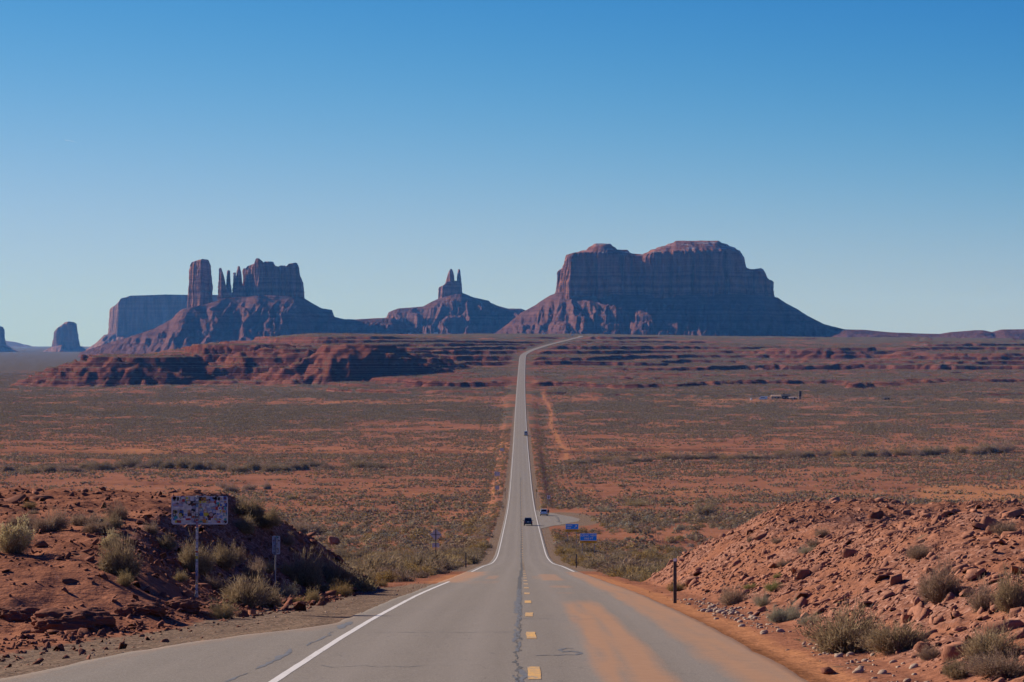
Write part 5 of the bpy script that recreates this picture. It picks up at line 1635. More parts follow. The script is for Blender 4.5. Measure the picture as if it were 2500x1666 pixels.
# big weathered outcrops at the left, and a few named stones
def outcrop(name, c, size, yaw, label, seed, mat, layers=3.0):
    bm = bmesh.new()
    bmesh.ops.create_cube(bm, size=1.0)
    bmesh.ops.subdivide_edges(bm, edges=bm.edges, cuts=30, use_grid_fill=True)
    V = np.array([v.co for v in bm.verts]); bm.verts.index_update()
    Q = np.array([[v.index for v in f.verts] for f in bm.faces]); bm.free()
    p = V * 2
    s = (np.abs(p) ** 3.2).sum(1) ** (1 / 3.2)
    V = V / s[:, None]
    n1 = fbm(V[:, 0] * 3 + seed, V[:, 1] * 3 + V[:, 2] * 2, 4, seed)
    n2 = fbm(V[:, 0] * 9 + seed, V[:, 2] * 16 + V[:, 1] * 7, 3, seed + 1)
    zl = V[:, 2] * layers + 0.5 * n1
    led = sst(0.0, 0.25, zl - np.floor(zl)) - 0.5
    n3 = np.abs(fbm(V[:, 0] * 5 - seed, V[:, 1] * 5 + V[:, 2] * 5, 4, seed + 2))
    V = V * (1 + 0.26 * n1 + 0.06 * n2 + 0.08 * led - 0.22 * n3)[:, None] * size
    o = link(name, np_mesh(name, V, Q, mat, False), None, None, c, (0, 0, yaw))
    tag(o, label, 'rock', 'weathered ledges on the left bank')
    return o
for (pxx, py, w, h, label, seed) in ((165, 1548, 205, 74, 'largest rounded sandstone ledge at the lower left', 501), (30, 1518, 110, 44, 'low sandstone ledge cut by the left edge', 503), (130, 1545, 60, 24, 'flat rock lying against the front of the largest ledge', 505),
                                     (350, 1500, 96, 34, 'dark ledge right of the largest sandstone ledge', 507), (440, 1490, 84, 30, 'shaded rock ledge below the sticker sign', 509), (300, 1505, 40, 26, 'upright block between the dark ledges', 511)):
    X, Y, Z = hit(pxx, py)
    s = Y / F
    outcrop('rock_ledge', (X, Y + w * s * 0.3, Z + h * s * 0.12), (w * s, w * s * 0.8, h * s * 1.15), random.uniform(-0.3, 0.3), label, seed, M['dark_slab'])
def named_rock(pxx, py, w, h, kind, v, label, yaw=0.0, d0=25.0):
    X, Y, Z = hit(pxx, py, d0)
    s = Y / F
    me = rock_mesh(kind, v)
    co = np.array([vv.co for vv in me.vertices]); ext = co.max(0) - co.min(0)
    o = link('rock', me, None, None, (X, Y, Z + h * s * 0.30), (random.uniform(-0.35, 0.35), random.uniform(-0.35, 0.35), yaw), (w * s / ext[0], w * s / ext[0], h * s / ext[2]))
    tag(o, label, 'rock', 'single stones on the banks')
for a in ((103, 1335, 34, 18, 'dboulder', 1, 'single block on bare dirt below the rabbitbrush'), (210, 1300, 27, 11, 'dslab', 2, 'flat stone in front of the shrub row'),
          (283, 1308, 16, 8, 'dblock', 3, 'small stone under the blue rag shrub'), (815, 1330, 30, 22, 'boulder', 3, 'pointed stone on the bank edge above the road'), (614, 1503, 20, 18, 'block', 5, 'upright stone at the gravel edge'),
          (470, 1482, 22, 13, 'dblock', 6, 'dark stone at the foot of the bank'), (100, 1222, 60, 12, 'dslab', 7, 'flat dark slab on the bank top'), (30, 1226, 70, 9, 'dslab', 8, 'long flat slab on the left skyline'),
          (2025, 1646, 42, 22, 'dboulder', 2, 'dark pointed stone on the verge near the bottom'), (2255, 1590, 44, 26, 'block', 6, 'squared block under the grey shrubs'), (2340, 1605, 100, 40, 'slab', 3, 'longest tilted slab low on the right slope', 0.6),
          (2215, 1520, 40, 22, 'slab', 6, 'brick shaped slab beside the biggest shrub', 0.5), (2190, 1425, 46, 28, 'block', 3, 'leaning block in the middle of the right slope', 0.5), (2075, 1360, 46, 24, 'block', 7, 'grey slanted block high on the right slope', 0.4),
          (1960, 1410, 52, 26, 'block', 0, 'dark topped block on the rubble face', 0.7), (2260, 1560, 60, 20, 'slab', 9, 'flat slab right of the dark shrub', 0.4), (2140, 1265, 44, 18, 'dslab', 4, 'dark slab near the top of the far mound'),
          (2035, 1226, 28, 12, 'block', 5, 'dark stone on the far mound skyline'), (2420, 1290, 60, 22, 'slab', 10, 'pale slab on the near mound crest', 0.3), (2470, 1262, 60, 18, 'slab', 11, 'pale layered slab at the right edge of the crest', 0.2)):
    named_rock(*a[:7], *(a[7:]))
# ---------------------------------------------------------------- signs and posts
M['steel'] = plain('galvanised_steel', (0.30, 0.30, 0.31), 0.5, 0.5, 0.15, 8, 0.4)
M['sheet_back'] = plain('bare_sign_back', (0.55, 0.54, 0.54), 0.55, 0.4, 0.1, 3, 0.2)
M['dark_post'] = plain('weathered_dark_post', (0.075, 0.066, 0.06), 0.8, 0.2, 0.25, 5)
M['sign_blue'] = plain('sign_blue', (0.002, 0.32, 0.92), 0.4, 0.4, 0.05)
M['sign_yellow'] = plain('sign_yellow', (0.85, 0.42, 0.01), 0.4, 0.4, 0.05)
M['sign_white'] = plain('sign_white', (0.82, 0.82, 0.80), 0.4, 0.4, 0.05)
M['sign_dark'] = plain('sign_dark_print', (0.16, 0.035, 0.02), 0.5, 0.3, 0.05)
M['sign_black'] = plain('sign_black_print', (0.03, 0.03, 0.035), 0.5, 0.3, 0.05)
M['wire'] = plain('fence_wire', (0.12, 0.11, 0.11), 0.6, 0.4)

def round_rect(w, h, r, n=5):
    P = []
    for cx, cz, a0 in ((w / 2 - r, h / 2 - r, 0), (-w / 2 + r, h / 2 - r, 90), (-w / 2 + r, -h / 2 + r, 180), (w / 2 - r, -h / 2 + r, 270)):
        for k in range(n + 1):
            a = R(a0 + 90 * k / n)
            P.append((cx + r * math.cos(a), cz + r * math.sin(a)))
    return P

def text_mesh(txt, size, mat):
    cu = bpy.data.curves.new('lettering', 'FONT')
    cu.body = txt; cu.size = size; cu.align_x = 'CENTER'; cu.align_y = 'CENTER'; cu.extrude = 0.002
    cu.offset = size * 0.028
    o = bpy.data.objects.new('lettering', cu)
    COL.objects.link(o)
    bpy.context.view_layer.update()
    me = bpy.data.meshes.new_from_object(o.evaluated_get(bpy.context.evaluated_depsgraph_get()))
    bpy.data.objects.remove(o)
    me.name = 'lettering'
    me.materials.clear(); me.materials.append(mat)
    return me

def lettering(txt, size, x, y, z, mat, parent, sx=1.0):
    o = link('lettering', text_mesh(txt, size, mat), parent)
    o.location = (x, y, z); o.rotation_euler = (R(90), 0, 0); o.scale = (sx, 1, 1)
    return o

def scenic_sign(name, label, D, pxc, pw, py_top, py_mid, py_bot, lines, arrow=False, group='blue scenic view signs'):
    s = D / F
    w, hb, hy = pw * s, (py_mid - py_top) * s, (py_bot - py_mid) * s
    X = px(pxc, D)
    zg = float(ground_z(X, D))
    t = empty(name, (X, D, zg))
    tag(t, label, 'sign', group)
    zt = pz(py_top, D) - zg
    zm = zt - hb
    zb = zm - hy
    for sgn in (-1, 1):
        MB().box((sgn * w * 0.36, 0.06, (zt - 0.05) / 2 - 0.2), (0.09, 0.06, zt - 0.05 + 0.4)).build('post', M['steel'], t)
    p = MB().prism([(a, b + zm + hb / 2) for a, b in round_rect(w, hb, 0.07)], -0.004, 0.012).build('border', M['sign_white'], t)
    p2 = MB().prism([(a, b + zm + hb / 2) for a, b in round_rect(w - 0.09, hb - 0.09, 0.05)], -0.010, 0.0).build('sign_face', M['sign_blue'], t)
    for (txt, size, dx, dz) in lines:
        lettering(txt, size * hb, dx * w, -0.016, zm + hb / 2 + dz * hb, M['sign_white'], p2, 1.05)
    if arrow:
        a = [(-0.5, -0.09), (0.16, -0.09), (0.02, -0.30), (0.22, -0.30), (0.52, 0.0), (0.22, 0.30), (0.02, 0.30), (0.16, 0.09), (-0.5, 0.09)]
        cr = math.cos(R(45))
        q = [((u - v) * cr * hb * 0.62 + w * 0.29, (u + v) * cr * hb * 0.62 + zm + hb * 0.52) for u, v in a]
        MB().prism(q, -0.016, -0.008).build('arrow', M['sign_white'], p2)
    pl = MB().prism([(a, b + zb + hy / 2 - 0.012) for a, b in round_rect(w * 1.02, hy, 0.05)], -0.006, 0.012).build('yellow_plate', M['sign_yellow'], t)
    # the small print on the plate is too far off to read: a broken dark line
    m = MB()
    x = -w * 0.40
    while x < w * 0.40:
        L = random.uniform(0.05, 0.14)
        m.box((x + L / 2, -0.010, zb + hy * 0.56), (L, 0.006, hy * 0.22)); x += L + 0.05
    m.build('small_print', M['sign_dark'], pl)
    return t
scenic_sign('road_sign', 'blue sign reading SCENIC VIEW 1000 FT over a yellow plate', 330, 1436.5, 41, 1302.5, 1320.5, 1326.5, (('SCENIC VIEW', 0.36, 0, 0.20), ('1000 FT', 0.36, 0, -0.21)))
scenic_sign('road_sign', 'smaller blue sign reading SCENIC VIEW with a slanting arrow', 430, 1396.5, 31.5, 1279.5, 1292.5, 1298.5, (('SCENIC', 0.34, -0.21, 0.20), ('VIEW', 0.34, -0.25, -0.21)), True)

def sticker_colours():
    cols = [(0.62, 0.58, 0.52)] * 9 + [(0.62, 0.50, 0.05), (0.40, 0.06, 0.05), (0.06, 0.14, 0.42), (0.03, 0.03, 0.035), (0.03, 0.03, 0.035), (0.05, 0.30, 0.30), (0.45, 0.30, 0.28), (0.30, 0.32, 0.40), (0.14, 0.06, 0.05), (0.55, 0.25, 0.05), (0.22, 0.30, 0.52), (0.38, 0.38, 0.44)]
    return [plain('sticker_print_%d' % i, c, 0.6, 0.3, 0.25, 14) for i, c in enumerate(cols)]
STK = sticker_colours()

def sticker(parent, x, y, z, w, h, kind, mat, ang, lift):
    """one paper label; some carry an inner patch of another colour"""
    if kind == 'round':
        P = [(w / 2 * math.cos(2 * math.pi * k / 14), w / 2 * math.sin(2 * math.pi * k / 14)) for k in range(14)]
    else:
        P = round_rect(w, h, min(w, h) * 0.12, 1)
    ca, sa = math.cos(ang), math.sin(ang)
    Q = [(x + a * ca - b * sa, z + a * sa + b * ca) for a, b in P]
    m = MB().prism(Q, y - lift, y - lift + 0.0008)
    me = m.mesh('sticker', mat)
    if random.random() < 0.6:
        m2 = random.choice(STK)
        me.materials.append(m2)
        n = len(me.vertices)
        bm = bmesh.new(); bm.from_mesh(me)
        bm.faces.ensure_lookup_table()
        f = min(bm.faces, key=lambda f: f.calc_center_median().y if len(f.verts) > 4 else 9)
        r_ = bmesh.ops.inset_individual(bm, faces=[f], thickness=min(w, h) * random.uniform(0.14, 0.3))
        f.material_index = 1
        bm.to_mesh(me); bm.free()
    return link('sticker', me, parent)

def sticker_sign():
    D = 64.0
    X, Y, Z = px(480, D), D, 0
    zg = float(ground_z(X, D))
    t = empty('sticker_sign', (X, D, zg))
    tag(t, 'wide sign back on one pole, wholly covered in colourful stickers', 'sign', 'sticker covered signs')
    s = D / F
    x0, x1 = px(418, D) - X, px(556, D) - X
    z1, z0 = pz(1212, D) - zg, pz(1281, D) - zg
    cx, w, h = (x0 + x1) / 2, x1 - x0, z1 - z0
    post = MB().tube((0, 0.0, -0.35), (0.02, 0.0, z1 + 0.02), 0.034, 12).build('post', M['steel'], t, smooth=False)
    MB().tube((-0.02, 0, -0.2), (0, 0, 0.12), 0.07, 10, 0.045).build('post_base', M['steel'], t)
    pan = MB().prism([(cx + a, z0 + h / 2 + b) for a, b in round_rect(w, h, 0.06)], 0.036, 0.044).build('panel', M['sheet_back'], t)
    for k in (0.22, 0.78):
        MB().box((0.0, 0.0, z0 + h * k), (0.16, 0.085, 0.035)).build('clamp', M['steel'], t)
    rr = random.Random(4)
    n = 0
    # rows of stickers cover the whole back; later ones overlap the first
    ys = z0 + 0.04
    while ys < z1 - 0.02:
        hh = rr.uniform(0.055, 0.10)
        xx = x0 + 0.03
        while xx < x1 - 0.03:
            ww = rr.uniform(0.05, 0.15)
            sticker(pan, min(xx + ww / 2, x1 - 0.07), 0.036, min(ys + hh / 2, z1 - 0.05), ww, hh * 1.05, 'round' if rr.random() < 0.2 else 'rect', rr.choice(STK), rr.uniform(-0.25, 0.25), 0.001 + 0.0006 * (n % 5))
            xx += ww * 0.95; n += 1
        ys += hh * 0.9
    for k in range(40):
        sticker(pan, rr.uniform(x0 + 0.08, x1 - 0.08), 0.036, rr.uniform(z0 + 0.06, z1 - 0.06), rr.uniform(0.05, 0.11), rr.uniform(0.05, 0.09), rr.choice(['round', 'rect', 'rect']), rr.choice(STK[7:]), rr.uniform(-0.4, 0.4), 0.0045 + 0.0003 * (k % 9))
    for k in range(34):
        zz = 0.08 + k / 34 * (z1 - 0.1)
        sticker(post, 0.02 * zz / z1, -0.034, zz, 0.062, rr.uniform(0.04, 0.085), 'rect', rr.choice(STK), rr.uniform(-0.1, 0.1), 0.0015 + 0.0005 * (k % 3))
    return t
sticker_sign()

def small_sticker_sign():
    D = 82.0
    X = px(671, D)
    zg = float(ground_z(X, D))
    t = empty('sticker_sign', (X, D, zg))
    tag(t, 'narrow upright sign on a slim post, dotted with stickers', 'sign', 'sticker covered signs')
    z1, z0 = pz(1309, D) - zg, pz(1354, D) - zg
    w, h = 19.5 * D / F, z1 - z0
    lean = (px(674, D) - X)
    q = MB()
    q.tube((0, 0, -0.3), (lean, 0, z1 - 0.04), 0.024, 8)
    post = q.build('post', M['steel'], t)
    pan = MB().prism([(lean + a, z0 + h / 2 + b) for a, b in round_rect(w, h, 0.05)], 0.025, 0.031).build('panel', M['sheet_back'], t)
    rr = random.Random(9)
    for k in range(46):
        sticker(pan, lean + rr.uniform(-w / 2 + 0.04, w / 2 - 0.04), 0.025, z0 + rr.uniform(0.04, h - 0.04), rr.uniform(0.04, 0.09), rr.uniform(0.03, 0.07), rr.choice(['round', 'rect']), rr.choice(STK[:9] + STK[12:]), rr.uniform(-0.5, 0.5), 0.001 + 0.0006 * (k % 7))
    sticker(pan, lean + 0.01, 0.025, z0 + h * 0.32, 0.12, 0.06, 'rect', STK[9], 0.1, 0.006)
small_sticker_sign()

def delineator(D, pxx, py_top, label, group='roadside marker posts', cap=False, w=0.09):
    X = px(pxx, D)
    zg = float(ground_z(X, D))
    t = empty('marker_post', (X, D, zg))
    tag(t, label, 'post', group)
    zt = pz(py_top, D) - zg
    MB().box((0, 0, zt / 2 - 0.15), (w, 0.05, zt + 0.3)).build('post', M['dark_post'], t, bevel=0.006)
    if cap:
        MB().box((0, -0.028, zt - 0.05), (w * 0.92, 0.006, 0.09)).build('reflector', M['sign_white'], t)
    return t
delineator(74.0, 1648, 1363, 'tall dark marker post with a white reflector by the right rubble bank', cap=True, w=0.10)
delineator(218, 1407, 1353, 'dark marker post right of the road below the crest', w=0.10)
delineator(218, 1137.5, 1350, 'dark marker post left of the road below the crest', w=0.10)
delineator(420, 1359.5, 1336, 'small marker post right of the road below the scenic signs', w=0.11)
delineator(400, 1191, 1331, 'small marker post left of the road far down the slope', w=0.11)
delineator(530, 1338.5, 1291, 'tiny marker post by the pull-out entrance', w=0.12)
delineator(545, 1334.5, 1282, 'tiny marker post closest to the pull-out paving', w=0.12)
delineator(650, 1228, 1237, 'tiny marker post at the left edge line', w=0.12)

def diamond_sign():
    D = 250.0
    X = px(1064, D); zg = float(ground_z(X, D))
    t = empty('road_sign', (X, D, zg))
    tag(t, 'bare back of a diamond sign with a small plate on a thin post', 'sign')
    c = pz(1306, D) - zg; a = 14.5 * D / F
    MB().box((0, 0, (c + a) / 2 - 0.15), (0.09, 0.05, c + a + 0.3)).build('post', M['dark_post'], t)
    MB().prism([(0, c - a), (a, c), (0, c + a), (-a, c)], 0.03, 0.04).build('panel', M['sheet_back'], t)
    MB().box((0, 0.02, c), (a * 1.6, 0.03, 0.05)).build('brace', M['dark_post'], t)
    c2 = pz(1331.5, D) - zg
    MB().box((0, 0.035, c2), (17 * D / F, 0.01, 11 * D / F)).build('plate', M['sheet_back'], t)
    MB().box((0, 0.02, c2 + 0.14), (14 * D / F, 0.02, 0.03)).build('brace', M['steel'], t)
diamond_sign()

def back_sign(D, pxx, py, wpx, hpx, label, posts=2, mat='sheet_back', group='sign backs left of the road'):
    X = px(pxx, D); zg = float(ground_z(X, D))
    t = empty('road_sign', (X, D, zg))
    tag(t, label, 'sign', group)
    zc = max(pz(py, D) - zg, 1.6); w, h = wpx * D / F, hpx * D / F
    for k in ((-0.3, 0.3) if posts == 2 else (0,)):
        MB().box((k * w, 0, (zc + h / 2) / 2 - 0.2), (0.10, 0.07, zc + h / 2 + 0.4)).build('post', M['steel'], t)
    MB().box((0, 0.05, zc), (w, 0.02, h)).build('panel', M[mat], t)
    return t
back_sign(770, 1214, 1191, 10, 9.5, 'grey sign back left of the road above the pale gully')
back_sign(905, 1214, 1157, 13, 10, 'wide grey sign back left of the road beside bare red slopes')
back_sign(1150, 1225.5, 1098, 10, 7, 'faint grey sign back left of the road near the small turnout')
back_sign(770, 1233.5, 1196, 3.2, 7.5, 'narrow orange marker board at the left edge line', 1, 'sign_yellow', 'narrow marker boards')
back_sign(770, 1310, 1198, 3.6, 7.0, 'narrow dull yellow marker board at the right edge line', 1, 'sign_yellow', 'narrow marker boards')
def speed_sign():
    D = 700.0
    t = back_sign(D, 1339.5, 1214, 7.2, 9.0, 'white upright regulatory sign on the right beyond the pull-out', 1, 'sign_white', 'road signs facing the traffic')
    zc = max(pz(1214, D) - t.location.z, 1.6)
    m = MB()
    for (x, z, w, h) in ((0, 0.30, 0.5, 0.10), (-0.12, -0.08, 0.16, 0.34), (0.14, -0.08, 0.16, 0.34)):
        m.box((x, 0.035, zc + z), (w, 0.008, h))
    m.build('dark_print', M['sign_black'], t)
speed_sign()

# ---------------------------------------------------------------- fences
def fence(side, label, off, y0=335.0, y1=2150.0):
    sgn = -1 if side == 'left' else 1
    t = empty('wire_fence', (0, 0, 0))
    tag(t, label, 'fence', 'right of way fences')
    Y = np.arange(y0, y1, 6.4)
    X = ROAD_X(Y) + sgn * off + 0.5 * np.sin(Y / 70)
    Z = ground_z(X, Y)
    pm = MB().box((0, 0, 0.5), (0.06, 0.05, 1.4)).mesh('post', M['dark_post'])
    far = MB()
    for i in range(len(Y)):
        if i < 150:
            o = link('post', pm, t)
            o.location = (X[i], Y[i], Z[i]); o.rotation_euler = (random.uniform(-.04, .04), random.uniform(-.06, .06), 0)
            o.scale = (1, 1, random.uniform(0.9, 1.1) * (1.12 if i % 6 == 0 else 1))
        else:
            far.box((X[i], Y[i], Z[i] + 0.5), (0.05, 0.05, 1.2))
    o = far.build('posts', M['dark_post'], t); o['kind'] = 'stuff'
    for hgt in (0.35, 0.7, 1.05):
        V = np.concatenate([np.stack([X, Y, Z + hgt - 0.004], 1), np.stack([X, Y, Z + hgt + 0.004], 1)])
        n = len(X)
        f = np.stack([np.arange(n - 1), np.arange(1, n), n + np.arange(1, n), n + np.arange(n - 1)], 1)
        link('wire', np_mesh('wire', V, f, M['wire']), t)
fence('right', 'post and wire fence running beside the dirt track right of the road', 26.0)
fence('left', 'post and wire fence running through the brush left of the road', 25.0)

# ---------------------------------------------------------------- vehicles
M['glass'] = plain('dark_car_glass', (0.012, 0.015, 0.02), 0.08, 0.6, 0.05)
M['tyre'] = plain('tyre_rubber', (0.02, 0.02, 0.02), 0.85, 0.2)
M['rim'] = plain('wheel_rim', (0.30, 0.30, 0.31), 0.4, 0.5, 0.1, 5, 0.6)
M['trim'] = plain('black_plastic_trim', (0.022, 0.022, 0.024), 0.6, 0.3)
M['tail'] = plain('red_tail_lamp', (0.40, 0.012, 0.01), 0.25, 0.5)
M['plate'] = plain('number_plate', (0.45, 0.55, 0.60), 0.5, 0.3)
def car_paint(name, col):
    m = plain(name, col, 0.3, 0.5, 0.04)
    b = [n for n in m.node_tree.nodes if n.type == 'BSDF_PRINCIPLED'][0]
    b.inputs['Coat Weight'].default_value = 0.6
    b.inputs['Coat Roughness'].default_value = 0.06
    return m

def loft_x(profile, half, top_in, zt0, zt1, name, mat, parent, bevel=0.04):
    """side outline [(y, z)] given width; narrows by top_in between heights zt0 and zt1"""
    n = len(profile)
    def hw(z): return half - top_in * float(np.clip((z - zt0) / max(zt1 - zt0, 1e-3), 0, 1))
    m = MB()
    V = [(-hw(z), y, z) for y, z in profile] + [(hw(z), y, z) for y, z in profile]
    Fs = [(k, (k + 1) % n, n + (k + 1) % n, n + k) for k in range(n)] + [tuple(reversed(range(n))), tuple(range(n, 2 * n))]
    m.add(V, Fs)
    return m.build(name, mat, parent, bevel=bevel)

def wheel(parent, x, y, r, w=0.22):
    q = MB().tube((x - w / 2, y, r), (x + w / 2, y, r), r, 20).build('wheel', M['tyre'], parent)
    sg = 1 if x > 0 else -1
    MB().tube((x + sg * (w / 2 - 0.01), y, r), (x + sg * (w / 2 + 0.012), y, r), r * 0.62, 16).build('rim', M['rim'], q)

def suv(X, D, label, paint, h=1.70, w=1.90, L=4.6, group=None, lift=0.05, z=None):
    zg = float(ROAD_Z(D)) + 0.02 if z is None else z
    t = empty('parked_car' if z is not None else 'car', (X, D, zg))
    sl = math.atan(float(ROAD_Z(D + 1) - ROAD_Z(D - 1)) / 2)
    t.rotation_euler = (sl, 0, -math.atan(0.0042))
    tag(t, label, 'car', group)
    a, b = -L / 2, L / 2
    hb = h * 0.58
    body = loft_x([(a, 0.42), (a - 0.02, 0.62), (a + 0.03, hb), (b - 1.05, hb), (b - 0.15, hb - 0.14), (b, hb - 0.30), (b, 0.40), (b - 0.2, 0.28), (a + 0.2, 0.28)], w / 2, 0.06, 0.7, hb, 'body', paint, t, 0.05)
    cab = loft_x([(a + 0.05, hb - 0.02), (a + 0.42, h - 0.06), (a + 0.75, h - 0.01), (b - 2.2, h), (b - 1.85, h - 0.05), (b - 1.0, hb - 0.02)], w / 2 - 0.06, 0.20, hb, h, 'cabin', paint, t, 0.05)
    # glass: rear, sides, front
    def pane(name, pts):
        return MB().add(pts, [tuple(range(len(pts)))]).build(name, M['glass'], t)
    def hw(z): return (w / 2 - 0.06) - 0.20 * (z - hb) / (h - hb)
    z0, z1 = hb + 0.10, h - 0.14
    def yb(z): return a + 0.05 + 0.37 * (z - hb + 0.02) / (h - 0.06 - hb + 0.02) - 0.025
    pane('rear_window', [(-hw(z0) + 0.12, yb(z0), z0), (hw(z0) - 0.12, yb(z0), z0), (hw(z1) - 0.10, yb(z1), z1), (-hw(z1) + 0.10, yb(z1), z1)])
    for sg in (-1, 1):
        e = sg * 0.012
        for (ya, ybk) in ((a + 0.62, a + 1.45), (a + 1.55, b - 1.75)):
            pane('side_window', [(sg * hw(z0) + e, ya, z0), (sg * hw(z0) + e, ybk + (0.3 if ybk > 0 else 0), z0), (sg * hw(z1) + e, ybk, z1), (sg * hw(z1) + e, ya + 0.1, z1)])
        MB().box((sg * (w / 2 - 0.16), a + 0.0, hb - 0.16), (0.26, 0.10, 0.20)).build('tail_lamp', M['tail'], t, bevel=0.02)
        mr = MB().box((sg * (w / 2 + 0.10), b - 1.65, hb + 0.10), (0.20, 0.09, 0.15)).build('wing_mirror', M['trim'], t, bevel=0.02)
        MB().tube((sg * (w / 2 - 0.28), a + 0.7, h + 0.03), (sg * (w / 2 - 0.28), b - 2.2, h + 0.04), 0.025, 6).build('roof_rail', M['trim'], t)
        MB().box((sg * (w / 2 - 0.2), b - 0.02, hb - 0.30), (0.30, 0.06, 0.14)).build('headlight', M['sign_white'], t, bevel=0.02)
        for yy in (a + 0.85, b - 0.85):
            wheel(t, sg * (w / 2 - 0.12), yy, 0.36)
    pane('windscreen', [(-hw(z0) + 0.1, b - 1.08, z0), (hw(z0) - 0.1, b - 1.08, z0), (hw(z1) - 0.1, b - 1.72, z1), (-hw(z1) + 0.1, b - 1.72, z1)])
    MB().box((0, a - 0.02, 0.40), (w - 0.10, 0.16, 0.22)).build('rear_bumper', M['trim'], t, bevel=0.03)
    MB().box((0, a - 0.035, hb - 0.17), (0.42, 0.02, 0.15)).build('number_plate', M['plate'], t)
    MB().box((0, a + 0.42, h + 0.0), (w * 0.6, 0.24, 0.03)).build('roof_spoiler', M['trim'], t)
    return t
M['paint_dark'] = car_paint('dark_blue_car_paint', (0.014, 0.020, 0.034))
M['paint_white'] = car_paint('white_car_paint', (0.80, 0.80, 0.80))
M['paint_silver'] = car_paint('silver_van_paint', (0.36, 0.38, 0.42))
suv(px(1289.3, 536), 536, 'dark blue SUV driving away in the right lane', M['paint_dark'])
Xw = px(1327.5, 616)
suv(Xw, 616, 'white SUV parked on the paved pull-out', M['paint_white'], z=float(ROAD_Z(616)) - 0.02)

def van(X, D, z, label, paint, L=6.0, w=2.0, h=2.7, rot=0.0, group=None, name='van', nose=0.9):
    t = empty(name, (X, D, z), rot)
    tag(t, label, name.replace('_', ' ') if name != 'motorhome' else 'motorhome', group)
    a, b = -L / 2, L / 2
    loft_x([(a, 0.45), (a + 0.02, h - 0.2), (a + 0.2, h), (b - nose - 0.5, h), (b - nose, h - 0.25), (b - nose * 0.45, 1.35), (b, 1.05), (b, 0.4), (b - 0.2, 0.3), (a + 0.2, 0.3)], w / 2, 0.10, 1.2, h, 'body', paint, t, 0.06)
    MB().box((0, a - 0.005, h * 0.66), (w * 0.72, 0.03, h * 0.22)).build('rear_window', M['glass'], t)
    MB().box((0, a - 0.03, 0.45), (w * 0.96, 0.14, 0.22)).build('rear_bumper', M['trim'], t)
    MB().box((0, a - 0.01, h * 0.38), (0.42, 0.03, 0.14)).build('number_plate', M['plate'], t)
    for sg in (-1, 1):
        MB().box((sg * (w / 2 - 0.12), a - 0.005, h * 0.40), (0.13, 0.04, 0.42)).build('tail_lamp', M['tail'], t)
        MB().box((sg * (w / 2 - 0.035), 0.2, h * 0.66), (0.06, L * 0.5, h * 0.2)).build('side_window', M['glass'], t)
        for yy in (a + 1.1, b - 1.0):
            wheel(t, sg * (w / 2 - 0.12), yy, 0.36)
    return t
Dv = 1405
van(px(1284, Dv), Dv, float(ROAD_Z(Dv)) + 0.02, 'grey van driving away on the valley floor', M['paint_silver'], group=None)
for (pxx, py, D, L, h, lb) in ((1064, 815.5, 4900, 8.5, 3.3, 'largest white camper on the plateau rim left of the road'), (1000, 815, 4900, 6.5, 2.3, 'low white camper furthest left on the plateau rim'), (1327, 814.5, 4700, 5.5, 2.4, 'white camper on the plateau rim near the road bend'), (1397, 821, 4350, 5.0, 2.3, 'white camper where the road tops the plateau')):
    X = px(pxx, D)
    van(X, D, float(ground_z(X, D)), lb, M['paint_white'], L, 2.3, h, R(90), 'white campers on the plateau rim', 'motorhome', 1.2)

